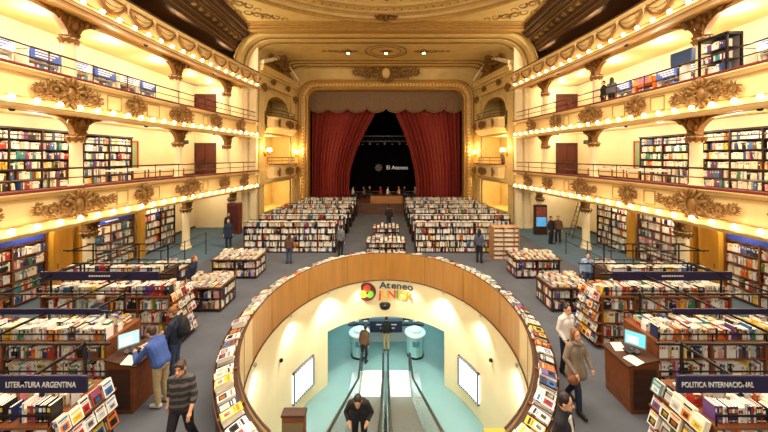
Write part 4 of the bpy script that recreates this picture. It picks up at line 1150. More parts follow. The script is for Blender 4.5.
# ---- escalators
SL = math.tan(math.radians(30)); YB = 12.0; YT = YB - (0 - ZL) / SL
ESC = mat('escalator_step', (134, 142, 138), .4, .4, noise=.1, scale=30)
CLAD = mat('escalator_cladding', (206, 216, 214), .22, .7)
GLS = glass('balustrade_glass', (200, 232, 228), .22)
RUB = mat('black_handrail', (26, 28, 30), .35)
def ez(y): return ZL if y >= YB else (0.0 if y <= YT else ZL + (YB - y) * SL)
for s, x0 in ((-1, -1.07), (1, .12)):
    x1 = x0 + .92
    t = thing('escalator', ((x0 + x1) / 2, YB, ZL), f'{LR[s]} one of the two escalators in the oval stairwell', 'escalator', 'escalators')
    b = MB(); y = YB
    k = 0
    while y > YT + .1:
        z = ez(y) + .0; b.box(x0 + .02, x1 - .02, y - .37, y, z - .1, z + .21)
        for q in range(16): b.box(x0 + .04 + q * .054, x0 + .06 + q * .054, y - .37, y, z + .21, z + .222)
        y -= .37; k += 1
    b.build('steps', ESC, t); t.children[0]['kind'] = 'stuff'
    b = MB(); b.box(x0, x1, YB - .02, YB + 1.75, ZL, ZL + .03); b.build('landing_plate', mat('bright_plate', (232, 238, 236), .25, .3), t)
    b = MB(); b.box(x0 + .04, x1 - .04, YB + .02, YB + .22, ZL + .03, ZL + .036); b.build('comb', mat('comb_grey', (150, 158, 160), .3, .5), t)
    for sd, xx in ((0, x0), (1, x1)):
        o = -1 if sd == 0 else 1
        path = [y for y in [YB + 1.5, YB + .6, YB, YB - .3] + [YB - .3 - (YB - .3 - YT) * i / 8 for i in range(1, 9)] + [YT - .9]]
        lo = [(xx + o * .03, y, ez(y) + .08) for y in path]; hi = [(xx + o * .03, y, ez(y) + .92) for y in path]
        g = MB(); g.strip([lo, hi]); g.strip([[(x + .012, y, z) for x, y, z in hi], [(x + .012, y, z) for x, y, z in lo]]); g.build('balustrade_glass', GLS, t)
        g = MB()
        hr = [(xx + o * .03, y, z + .03) for x, y, z in hi]
        e = hr[0]; hr = [(e[0], e[1] - .05, e[2] - .75), (e[0], e[1] + .14, e[2] - .62), (e[0], e[1] + .24, e[2] - .35), (e[0], e[1] + .16, e[2] - .08)] + hr
        g.tube(hr, .042, 8, flat=.8); g.build('handrail', RUB, t, smooth=60)
        g = MB(); sk = [(xx + o * .03, y, ez(y)) for y in path]
        w = .06 if (sd == 1) == (s == -1) else .42
        prof = [(-.04, -.3), (-.04, .1), (.02, .14), (w, .10), (w + .02, -.4)]
        rows = [[(xx + o * (.03 + d), y, ez(y) + z) for d, z in prof] for y in path]
        g.strip(rows); g.build('skirt_cladding', CLAD, t, smooth=30)
# ---- furniture of the lower shop
TEALK = mat('pale_teal_kiosk', (150, 200, 206), .3)
for k, (x, y) in enumerate(((-1.32, 14.9), (1.45, 14.9))):
    t = thing('service_kiosk', (x, y, ZL), ('rounded pale kiosk at the lower left with a person before it', 'rounded pale teal kiosk on the right of the lower shop')[k], 'kiosk', 'kiosks in the lower shop')
    b = MB(); b.lathe([(.40, 0), (.42, .06), (.40, .1), (.44, 1.0), (.46, 1.05)], (x, y, ZL), 8); b.build('body', TEALK, t, smooth=20)
    b = MB(); b.lathe([(.47, 1.05), (.52, 1.08), (.52, 1.13), (.47, 1.16), (.30, 1.17), (.28, 1.28), (.1, 1.3)], (x, y, ZL), 16); b.build('top', mat('kiosk_white', (226, 236, 236), .3), t, smooth=40)
    b = MB(); b.lathe([(.43, 0.0), (.43, .08)], (x, y, ZL), 16); b.build('plinth', BLACKM, t)
    b = MB(); b.box(x - .16, x + .16, y - .43, y - .40, ZL + .62, ZL + .86); b.build('screen', mat('kiosk_screen', (70, 130, 160), .2), t)
t = thing('reception_counter', (0, 16.0, ZL), 'long dark counter with navy front sign at the back of the lower shop', 'counter')
b = MB(); b.box(-2.0, 2.0, 15.8, 16.4, ZL + .9, ZL + .98); b.build('counter_top', mat('counter_dark', (40, 44, 58), .3), t)
b = MB(); b.box(-1.9, 1.9, 15.9, 16.3, ZL, ZL + .9); b.build('counter_front', mat('counter_pale', (180, 196, 200), .4), t)
b = MB(); b.box(-.85, .85, 15.7, 15.78, ZL + .62, ZL + 1.2); sg = b.build('front_sign', NAVY, t)
b = MB()
for q in range(2): b.box(-.5 + .2 * q, .55 - .1 * q, 15.69, 15.7, ZL + 1.0 - .18 * q, ZL + 1.06 - .18 * q)
b.build('print', LETT, sg)
for k, x in enumerate((-1.55, -1.1, 1.1, 1.55)):
    t = thing('counter_monitor', (x, 16.1, ZL + .98), f'dark flat monitor, {ordinal(k + 1)} from left on the lower shop counter', 'monitor', 'monitors on the lower counter')
    b = MB(); b.box(x - .19, x + .19, 16.05, 16.08, ZL + 1.08, ZL + 1.36); b.build('screen', BLACKM, t)
    b = MB(); b.tube([(x, 16.1, ZL + .98), (x, 16.1, ZL + 1.2)], .02, 6); b.box(x - .1, x + .1, 16.03, 16.18, ZL + .98, ZL + 1.0); b.build('stand', STEEL, t)
# ---- display stands at the two ends of the oval wall
GOLDF = mat('yellow_frame', (206, 160, 58), .4)
for s in (-1, 1):
    t_ = s * (TA + .02); x, y, _ = ov(.1, t_, 0)
    t = thing('poster_stand', (x, y, 0), f'narrow stand with leaflets at the {LR[s]} end of the oval wall', 'stand')
    x0, x1 = (x + .24, x + .60) if s < 0 else (x - .30, x + .02)
    ht = 1.45 if s < 0 else 1.12
    b = MB(); b.bbox(x0, x1, y - .12, y + .0, 0, ht, .01); b.build('body', GOLDF if s > 0 else WOOD, t)
    for r in range(5 if s < 0 else 4):
        b = MB(); z = .18 + r * .25
        b.box(x0 + .02, x1 - .02, y - .15, y - .12, z, z + .16); b.build('pocket', [mat('leaflet_a', (122, 104, 70), .5), mat('leaflet_b', (196, 174, 120), .5)][r % 2], t)
    b = MB(); b.bbox(x0 - .01, x1 + .01, y - .14, y + .02, ht - .02, ht + .02, .008); b.build('cap', GOLDF if s > 0 else WOODD, t)
# ================================================================== people
DEF = dict(pelvis=(0, 0, .96), waist=(0, 0, 1.10), chest=(0, .0, 1.30), neck=(0, .01, 1.47), head=(0, -.02, 1.63),
           sh=(.168, .0, 1.395), el=(.225, .03, 1.13), wr=(.235, -.05, .89), hip=(.09, 0, .92), kn=(.10, -.02, .50), an=(.10, .03, .09), toe=(.115, -.15, .035))
def joints(pose):
    J = {}
    for k, v in DEF.items():
        if k in ('sh', 'el', 'wr', 'hip', 'kn', 'an', 'toe'):
            J[k + 'L'] = Vector((-v[0], v[1], v[2])); J[k + 'R'] = Vector(v)
        else: J[k] = Vector(v)
    for k, v in pose.items(): J[k] = Vector(v)
    return J
def bend(pose, a, yaw=0):
    # lean the upper body forward by a about the pelvis
    J = joints(pose); P = J['pelvis']; R = Matrix.Rotation(a, 3, 'X') @ Matrix.Rotation(yaw, 3, 'Z')
    for k in ('waist', 'chest', 'neck', 'head', 'shL', 'shR', 'elL', 'elR', 'wrL', 'wrR'):
        if k not in pose or k in ('waist', 'chest', 'neck', 'head', 'shL', 'shR'): J[k] = P + R @ (J[k] - P)
    return J
def capsule(mb, a, b, ra, rb, n=10):
    a, b = Vector(a), Vector(b); d = b - a; L = d.length
    if L < 1e-5: mb.ell(a, max(ra, rb), n, 7); return
    d /= L; u = Vector((0, 0, 1)) if abs(d.z) < .9 else Vector((1, 0, 0)); u = (u - d * u.dot(d)).normalized(); w = d.cross(u)
    rows = []
    for k in range(1, 5): f = PI / 2 * k / 4; rows.append((a - d * ra * math.cos(f), ra * math.sin(f)))
    for k in range(0, 4): f = PI / 2 * k / 4; rows.append((b + d * rb * math.sin(f), rb * math.cos(f)))
    mb.loft([[c + (u * math.cos(2 * PI * j / n) + w * math.sin(2 * PI * j / n)) * r for j in range(n)] for c, r in rows])
def fuse(mb, name, m, parent, voxel, smooth=3):
    me = bpy.data.meshes.new(name + '_raw'); me.from_pydata([tuple(v) for v in mb.v], [], mb.f); me.update()
    t = bpy.data.objects.new(name + '_raw', me); COL.objects.link(t)
    r = t.modifiers.new('r', 'REMESH'); r.mode = 'VOXEL'; r.voxel_size = voxel; r.use_smooth_shade = True
    sm = t.modifiers.new('s', 'SMOOTH'); sm.factor = .5; sm.iterations = smooth
    dg = bpy.context.evaluated_depsgraph_get(); dg.update()
    out = bpy.data.meshes.new_from_object(t.evaluated_get(dg))
    bpy.data.objects.remove(t); bpy.data.meshes.remove(me)
    out.materials.clear(); out.materials.append(m); out.name = name
    o = bpy.data.objects.new(name, out); COL.objects.link(o)
    if parent: o.parent = parent
    return o
def arm(mb, J, s, inf=0.0, end=1.0, k=1.0):
    capsule(mb, J['sh' + s], J['el' + s], (.056 + inf) * k, (.043 + inf) * k)
    w = J['el' + s].lerp(J['wr' + s], end); capsule(mb, J['el' + s], w, (.043 + inf) * k, (.032 + .011 * (1 - end) + inf) * k)
def leg(mb, J, s, inf=0.0, end=1.0):
    capsule(mb, J['hip' + s], J['kn' + s], .088 + inf, .058 + inf)
    w = J['kn' + s].lerp(J['an' + s], end); capsule(mb, J['kn' + s], w, .058 + inf, .040 + inf * 1.3)
def torso(mb, J, inf=0.0, fat=1.0):
    for x in (-1, 1):
        side = (J['shR'] - J['shL']).normalized() * x
        capsule(mb, J['pelvis'] + side * .06, J['waist'] + side * .055, (.115 + inf) * fat, (.105 + inf) * fat)
        capsule(mb, J['waist'] + side * .055, J['chest'] + side * .07, (.105 + inf) * fat, (.112 + inf) * fat)
    nk = J['neck'] + (J['chest'] - J['neck']) * .22
    for s_ in 'LR': capsule(mb, nk, J['sh' + s_], .07 + inf * .8, .052 + inf)
    capsule(mb, J['chest'], J['neck'], .10 + inf, .06 + inf)
def hand(mb, J, s):
    w = J['wr' + s]; d = (w - J['el' + s]).normalized(); up = Vector((0, 0, 1)) if abs(d.z) < .8 else Vector((0, -1, 0))
    sgn = -1 if s == 'L' else 1
    side = d.cross(up).normalized(); nn = side.cross(d).normalized()
    p = w + d * .045
    capsule(mb, w, p + side * .018, .028, .026); capsule(mb, w, p - side * .018, .028, .026)
    for q, l in zip((-1.5, -.5, .5, 1.5), (.055, .068, .072, .062)):
        a = p + d * .03 + side * .0165 * q; m = a + d * l * .55 - nn * .008; capsule(mb, a, m, .0105, .0095, 6); capsule(mb, m, m + d * l * .35 - nn * .03, .0095, .008, 6)
    a = w + d * .02 + (up if abs(d.z) < .8 else Vector((0, -1, 0))) * .022; m = a + d * .035 + nn * .022; capsule(mb, a, m, .013, .011, 6); capsule(mb, m, m + d * .03, .011, .009, 6)
def person(label, loc, face, J, top, bottom, shoes, hair, hairm, sc=1.0, vox=.016, sleeve=.95, coat=None, skin=SKIN, facing_head=0.0, nod=0.0, fat=1.0, detail=False, extras=None, group=None, scarf=None):
    # face: rotation about z; 0 looks towards the camera
    if isinstance(J, dict) and 'pelvis' not in J or not isinstance(next(iter(J.values()), None), Vector): J = joints(J)
    root = thing('person', loc, label, 'person', group); ORG[root.name] = Vector((0, 0, 0))
    b = MB(); torso(b, J, 0, fat)
    for s in 'LR':
        arm(b, J, s); leg(b, J, s); hand(b, J, s)
        capsule(b, J['an' + s] + Vector((0, .03, -.03)), J['toe' + s], .042, .033)
    capsule(b, J['neck'], J['head'] + Vector((0, .02, -.06)), .055, .052)
    h = J['head']; HR = Matrix.Rotation(facing_head, 3, 'Z') @ Matrix.Rotation(nod, 3, 'X')
    hp = lambda x, y, z: h + HR @ Vector((x, y, z))
    b.ell(hp(0, .01, .03), (.078, .098, .10), 12, 9, HR); b.ell(hp(0, -.025, -.045), (.058, .066, .072), 10, 8, HR)
    capsule(b, hp(0, -.085, .012), hp(0, -.108, -.022), .010, .016, 6)
    for x in (-1, 1): b.ell(hp(x * .08, .015, -.005), (.014, .022, .034), 8, 6, HR)
    b.ell(hp(0, -.078, -.058), (.026, .016, .012), 8, 5, HR); b.ell(hp(0, -.07, -.098), (.022, .02, .018), 8, 5, HR)
    fuse(b, 'body', skin, root, vox)
    # shirt or jacket
    b = MB(); torso(b, J, .018, fat)
    for s in 'LR': arm(b, J, s, .014, sleeve)
    if coat:                                          # longer coat skirt
        d = Vector((0, 0, -1))
        for x in (-.06, .06): capsule(b, J['pelvis'] + Vector((x, 0, .02)), J['pelvis'].lerp((J['knL'] + J['knR']) / 2, coat) + Vector((x * 1.5, 0, 0)), .14, .16)
    capsule(b, J['chest'].lerp(J['neck'], .5), J['neck'], .085, .064)
    fuse(b, 'jacket' if coat else 'shirt', top, root, vox)
    b = MB()
    for s in 'LR': leg(b, J, s, .014, .97)
    for x in (-.05, .05): capsule(b, J['pelvis'] + Vector((x, 0, -.04)), J['pelvis'].lerp(J['waist'], .35) + Vector((x, 0, 0)), .128 * fat, .122 * fat)
    fuse(b, 'trousers', bottom, root, vox)
    for s in 'LR':
        b = MB(); capsule(b, J['an' + s] + Vector((0, .035, -.035)), J['toe' + s] + Vector((0, 0, .003)), .05, .04); capsule(b, J['an' + s] + Vector((0, .01, -.0)), J['an' + s] + Vector((0, .0, -.03)), .05, .05)
        o = fuse(b, 'shoe', shoes, root, max(vox, .014))
    # hair
    b = MB()
    if hair != 'bald':
        b.ell(hp(0, .026, .046), (.088, .098, .098), 14, 10, HR); b.ell(hp(0, .055, .0), (.082, .06, .085), 12, 8, HR)
        if hair == 'fringe': b.ell(hp(0, -.062, .092), (.066, .03, .03), 10, 6, HR); b.ell(hp(.06, -.03, .05), (.03, .05, .06), 8, 6, HR); b.ell(hp(-.06, -.03, .05), (.03, .05, .06), 8, 6, HR)
        if hair in ('long', 'bob'):
            for x in (-.065, .065): capsule(b, hp(x, .02, .04), hp(x * 1.15, .03, -.10 if hair == 'bob' else -.2), .042, .04)
            capsule(b, hp(0, .06, .02), hp(0, .085, -.12 if hair == 'bob' else -.26), .07, .06)
        fuse(b, 'hair', hairm, root, min(vox, .014), 2)
    if detail:
        DK = mat('eye_dark', (40, 28, 22), .3)
        for x in (-1, 1):
            b = MB(); b.ell(hp(x * .031, -.076, .012), (.012, .008, .008), 8, 6, HR); b.build('eye', DK, root)
            b = MB(); b.tube([hp(x * .016, -.088, .032), hp(x * .032, -.089, .038), hp(x * .05, -.078, .032)], .005, 5); b.build('eyebrow', hairm, root)
        b = MB(); b.ell(hp(0, -.092, -.058), (.022, .006, .006), 8, 5, HR); b.build('mouth', mat('lips', (160, 82, 72), .5), root)
    if extras: extras(root, J, hp)
    root.rotation_euler = (0, 0, face); root.scale = (sc, sc, sc)
    return root
def cl(name, rgb): return mat('cloth_' + name, rgb, .85, noise=.1, scale=20)
BLK_ = cl('black', (28, 26, 30)); NVY = cl('navy', (32, 40, 62)); JEAN = cl('jeans', (54, 70, 100)); KHAKI = cl('khaki', (182, 160, 118)); BLUE = cl('blue_sweater', (64, 90, 156))
GREY = cl('grey', (104, 102, 104)); TAUPE = cl('taupe_coat', (134, 116, 96)); WHITE = cl('white', (222, 214, 204)); DKBL = cl('dark_blue', (34, 40, 58)); BRN = cl('brown', (98, 66, 44))
STRIPE = stripes('cloth_stripes', (44, 40, 42), (92, 84, 80), .115)
HBLK = mat('hair_black', (28, 20, 18), .5); HBRN = mat('hair_brown', (66, 42, 28), .5); HGREY = mat('hair_pale_grey', (206, 198, 186), .6); HLBR = mat('hair_light_brown', (128, 84, 50), .5)
SHB = mat('leather_black', (26, 22, 22), .4); SHW = mat('shoe_pale', (206, 196, 184), .5); SHG = mat('shoe_brown', (84, 56, 38), .5)
WALK = dict(hipL=(-.09, 0, .92), knL=(-.10, -.17, .53), anL=(-.10, -.2, .10), toeL=(-.11, -.38, .06), knR=(.10, .07, .50), anR=(.10, .28, .14), toeR=(.11, .13, .035),
            elL=(-.25, .12, 1.16), wrL=(-.25, .06, .92), elR=(.25, -.06, 1.14), wrR=(.24, -.2, .95))
# man in the striped shirt, walking towards the camera in the left aisle
person('man in dark striped shirt and black trousers walking down the left aisle', (-3.75, 5.5, 0), .12,
       dict(WALK, head=(0, -.05, 1.62)), STRIPE, BLK_, SHB, 'fringe', HBRN, 1.02, .012, sleeve=.35, nod=-.05, detail=True, fat=1.05)
# man in blue leaning on the computer lectern
Jb = bend(dict(wrL=(-.14, -.52, 1.16), elL=(-.27, -.36, 1.08), wrR=(.12, -.54, 1.16), elR=(.25, -.36, 1.08)), .38)
def tail_(root, J, hp): pass
person('man in blue sweater and beige trousers leaning over the left computer lectern', (-5.0, 6.68, 0), -PI / 2 - .15, Jb, BLUE, KHAKI, SHW, 'short', HBRN, 1.0, .012, nod=.35, fat=1.08, detail=True)
# person with a backpack behind him
def backpack(root, J, hp):
    b = MB(); c = J['chest'] + Vector((0, .2, -.06)); b.ell(c, (.17, .11, .24), 12, 9); b.ell(c + Vector((0, .08, -.08)), (.12, .06, .12), 10, 7); fuse(b, 'backpack', BLK_, root, .014)
    for x in (-.12, .12):
        b = MB(); b.tube([J['neck'] + Vector((x, .1, -.03)), J['neck'] + Vector((x, -.02, -.0)), J['chest'] + Vector((x, -.15, -.02)), J['chest'] + Vector((x * 1.3, -.03, -.2)), J['chest'] + Vector((x * 1.2, .12, -.24))], .018, 6, flat=.4); b.build('strap', BLK_, root, org=(0, 0, 0))
person('person in dark jacket with black backpack standing behind the man in blue', (-5.22, 7.42, 0), -PI / 2 + .15, dict(head=(0, -.06, 1.61), wrL=(-.15, -.3, 1.08), elL=(-.26, -.08, 1.12), wrR=(.12, -.3, 1.1), elR=(.26, -.08, 1.12)), DKBL, JEAN, SHB, 'short', HLBR, 1.03, .012, nod=.3, extras=backpack)
# woman in the grey coat and white-shirted person, right aisle
def bag(root, J, hp):
    b = MB(); c = Vector((-.2, -.16, .78)); b.ell(c, (.16, .09, .13), 12, 8); fuse(b, 'handbag', cl('rust_bag', (138, 84, 54)), root, .014)
    b = MB(); b.tube([c + Vector((-.1, 0, .1)), c + Vector((-.05, .05, .26)), Vector((.0, .02, 1.2)), Vector((.12, .05, 1.44)), Vector((.02, .14, 1.2)), c + Vector((.1, .04, .1))], .012, 6); b.build('bag_strap', cl('rust_bag', (0, 0, 0)), root, org=(0, 0, 0))
    b = MB()
    for k in range(14):
        a = 2 * PI * k / 14; b.ell(J['neck'] + Vector((.085 * math.cos(a), .085 * math.sin(a) - .02, -.01 + .02 * math.sin(2 * a))), (.05, .05, .045), 8, 6)
    fuse(b, 'scarf', cl('scarf', (120, 104, 88)), root, .013)
person('woman in long taupe coat and scarf with brown bag walking in the right aisle', (4.16, 6.6, 0), .25,
       dict(WALK, wrL=(-.2, -.2, .92), elL=(-.27, -.0, 1.14)), TAUPE, DKBL, SHB, 'bob', HLBR, .98, .012, coat=.42, detail=True, extras=bag, nod=-.05)
person('person in white shirt and dark trousers just behind the woman in the long coat', (4.6, 7.65, 0), .3, dict(head=(0, -.03, 1.62), wrL=(-.2, -.14, .94)), WHITE, DKBL, SHB, 'short', HBLK, 1.0, .012, detail=True, nod=.0)
# man in the black suit at the bottom edge
def shirtfront(root, J, hp):
    b = MB(); c = J['chest'] + Vector((0, -.135, 0)); P = [(-.05, 1.44), (.05, 1.44), (.02, 1.16), (-.02, 1.16)]
    b.add([(x, -.098 - (.048 if z < 1.3 else .0), z) for x, z in P] + [(x, -.08, z) for x, z in P], [(0, 1, 2, 3), (7, 6, 5, 4), (0, 4, 5, 1), (1, 5, 6, 2), (2, 6, 7, 3), (3, 7, 4, 0)])
    b.build('shirt_front', WHITE, root, org=(0, 0, 0))
person('dark-haired man in black suit and open white shirt at the bottom edge of the picture', (2.78, 4.7, 0), .75, dict(head=(0, -.03, 1.63), knL=(-.1, -.12, .5), anL=(-.1, -.05, .1), toeL=(-.11, -.22, .05)), BLK_, BLK_, SHB, 'short', HBLK, 1.03, .012, detail=True, nod=.05, extras=shirtfront, facing_head=.2)
# man on the escalator
yy = 6.6
person('person in black hunched on the left escalator', (-.58, yy, ez(yy) + .2), 0, bend(dict(wrL=(-.2, -.36, 1.0), elL=(-.27, -.2, 1.05), wrR=(.2, -.36, 1.0), elR=(.27, -.2, 1.05)), .7), BLK_, BLK_, SHB, 'short', HBLK, 1.0, .014, nod=.5, coat=.25)
# two in the lower shop
person('person in dark clothes leaning at the lower left kiosk', (-1.05, 14.3, ZL), PI - .4, bend({}, .25), BRN, BLK_, SHB, 'short', HBRN, 1, .018)
person('person in dark top and khaki trousers before the lower shop counter', (.02, 15.2, ZL), PI, {}, BLK_, KHAKI, SHB, 'short', HBLK, 1, .018)
# ground floor, farther away
person('pale-haired person browsing between the second and third left bookcases', (-7.85, 8.15, 0), PI, bend({}, .15), NVY, JEAN, SHB, 'short', HGREY, 1.0, .016, nod=.3)
person('dark-haired person in black bending among the books behind the third left bookcase', (-8.3, 10.15, 0), -PI / 2, bend({}, .3), BLK_, JEAN, SHB, 'long', HBLK, 1.0, .018)
person('brown-haired person in dark top behind the left wall-side table', (-7.6, 11.7, 0), PI / 2, bend({}, .2), NVY, JEAN, SHB, 'short', HLBR, .95, .018)
person('tall person in navy coat standing beside the left stall rows', (-9.4, 17.9, 0), .3, {}, NVY, NVY, SHB, 'short', HBRN, 1.03, .018, coat=.45)
person('grey-clad person browsing at the first stall row left of the middle aisle', (-2.5, 16.5, 0), PI - .5, bend({}, .1), GREY, BLK_, SHB, 'short', HBLK, 1.0, .018)
person('man in black walking up the middle aisle before the stage', (.22, 23.0, 0), PI, WALK, BLK_, BLK_, SHB, 'short', HBLK, 1.02, .018)
person('dark-haired woman in grey-blue jacket behind the oval wall on the right', (4.85, 15.6, 0), PI - .6, dict(wrL=(-.15, -.3, 1.05)), cl('slate', (72, 78, 92)), BLK_, SHB, 'long', HBLK, 1.0, .018)
person('long-haired person in brown seen over the oval wall on the left', (-5.0, 15.5, 0), PI, {}, BRN, JEAN, SHB, 'long', HBRN, .9, .018)
SIT = dict(pelvis=(0, 0, .56), waist=(0, 0, .70), chest=(0, 0, .90), neck=(0, .01, 1.07), head=(0, -.03, 1.23), shL=(-.175, 0, 1.01), shR=(.175, 0, 1.01), elL=(-.23, -.08, .76), elR=(.23, -.08, .76), wrL=(-.12, -.28, .76), wrR=(.12, -.28, .76),
           hipL=(-.09, 0, .53), hipR=(.09, 0, .53), knL=(-.11, -.42, .50), knR=(.11, -.42, .50), anL=(-.11, -.42, .09), anR=(.11, -.42, .09), toeL=(-.115, -.6, .035), toeR=(.115, -.6, .035))
person('dark-haired man in pale blue top reading beside the right wall-side table', (8.1, 12.05, 0), -.5, bend({}, .25), cl('pale_blue', (150, 176, 208)), JEAN, SHB, 'short', HBLK, .98, .018)
for k, (x, y, lab, top) in enumerate(((10.45, 19.0, 'person in black under the right balcony, left of a pair', BLK_), (10.95, 19.1, 'person in dark brown under the right balcony, right of a pair', BRN))):
    person(lab, (x, y, 0), .4 - k, {}, top, BLK_, SHB, 'short', HBLK, 1.0, .02)
person('person in dark jacket at the far left balcony edge near the tall stand', (-10.6, 20.2, 0), .6, {}, BLK_, BLK_, SHB, 'short', HBRN, 1, .02)
# upper balcony pair, stage box
person('person in black at the upper right balcony rail, left of the couple', (12.0, 16.55, 7.95), -PI / 2 - .2, {}, BLK_, BLK_, SHB, 'short', HBLK, 1.0, .02)
person('person in dark grey at the upper right balcony rail, right of the couple', (11.85, 15.75, 7.95), PI / 2 + .4, {}, GREY, BLK_, SHB, 'long', HBLK, .98, .02)
person('person in dark clothes sitting high in the lower right stage box', (9.75, 25.0, 4.32), -PI / 2, bend({}, .2), cl('dusk', (70, 64, 72)), BLK_, SHB, 'short', HBLK, 1.0, .02)
# ---- cafe on the stage
TABM = mat('cafe_table_wood', (120, 78, 44), .4, wood='x'); CHM = mat('cafe_chair', (74, 40, 26), .5)
def chair_at(x, y, a, lab):
    t = thing('cafe_chair', (x, y, STZ), lab, 'chair', 'cafe chairs on the stage'); ORG[t.name] = Vector((0, 0, 0))
    b = MB(); b.bbox(-.2, .2, -.2, .2, .43, .47, .02); b.build('seat', CHM, t, org=(0, 0, 0))
    for q in (-1, 1):
        for r in (-1, 1):
            b = MB(); b.tube([(q * .17, r * .17, .44), (q * .19, r * .19, 0)], .016, 6); b.build('leg', CHM, t, org=(0, 0, 0))
    b = MB()
    for q in (-1, 1): b.tube([(q * .17, .18, .44), (q * .18, .23, .9)], .016, 6)
    b.box(-.19, .19, .2, .23, .72, .92); b.build('backrest', CHM, t, org=(0, 0, 0))
    t.rotation_euler = (0, 0, a)
for c in ('seat',): pass
cafe = [(-3.0, 32.6), (-1.2, 32.9), (.8, 32.6), (2.6, 32.9), (3.9, 32.7)]
tops = [WHITE, GREY, BLK_, cl('red_top', (176, 44, 40)), WHITE, cl('pink_top', (206, 150, 140)), NVY, WHITE, GREY, BLK_]
tn = ['white', 'grey', 'black', 'red', 'white', 'pink', 'navy', 'white', 'grey', 'black']
for k, (x, y) in enumerate(cafe):
    t = thing('cafe_table', (x, y, STZ), f'small round cafe table on the stage, {ordinal(k + 1)} from the left', 'table', 'cafe tables on the stage')
    b = MB(); b.lathe([(.02, .72), (.4, .72), (.42, .735), (.4, .75), (.02, .75)], (x, y, STZ), 16); b.build('table_top', TABM, t)
    b = MB(); b.lathe([(.22, 0), (.22, .02), (.04, .06), (.035, .72)], (x, y, STZ), 10); b.build('pedestal', BLACKM, t)
    for q in (-1, 1):
        a = q * 1.25 + .2
        cx, cy = x + .62 * q, y + .1
        chair_at(cx, cy, -q * PI / 2 * .9, f'brown cafe chair {"left" if q < 0 else "right"} of the {ordinal(k + 1)} cafe table from the left on the stage')
        i = 2 * k + (q > 0)
        person(f'seated cafe guest in {tn[i]} {"left" if q < 0 else "right"} of the {ordinal(k + 1)} stage table from the left', (cx, cy, STZ - .08), -q * PI / 2 * .9 * -1 if False else (PI / 2 * .9 if q < 0 else -PI / 2 * .9), SIT, tops[i], BLK_ if i % 2 else JEAN, SHB, ('short', 'bob')[i % 2], (HBLK, HBRN, HLBR)[i % 3], 1.0, .022)
t = thing('cafe_counter', (.1, 29.1, STZ), 'orange-brown wooden counter at the front edge of the stage centre', 'counter')
b = MB(); b.bbox(-1.5, 1.6, 28.95, 29.25, STZ, STZ + .75, .02); b.build('body', mat('counter_wood', (158, 104, 52), .4, wood='x'), t)
b = MB(); b.bbox(-1.6, 1.7, 28.9, 29.3, STZ + .75, STZ + .8, .01); b.build('counter_top', WOODD, t)
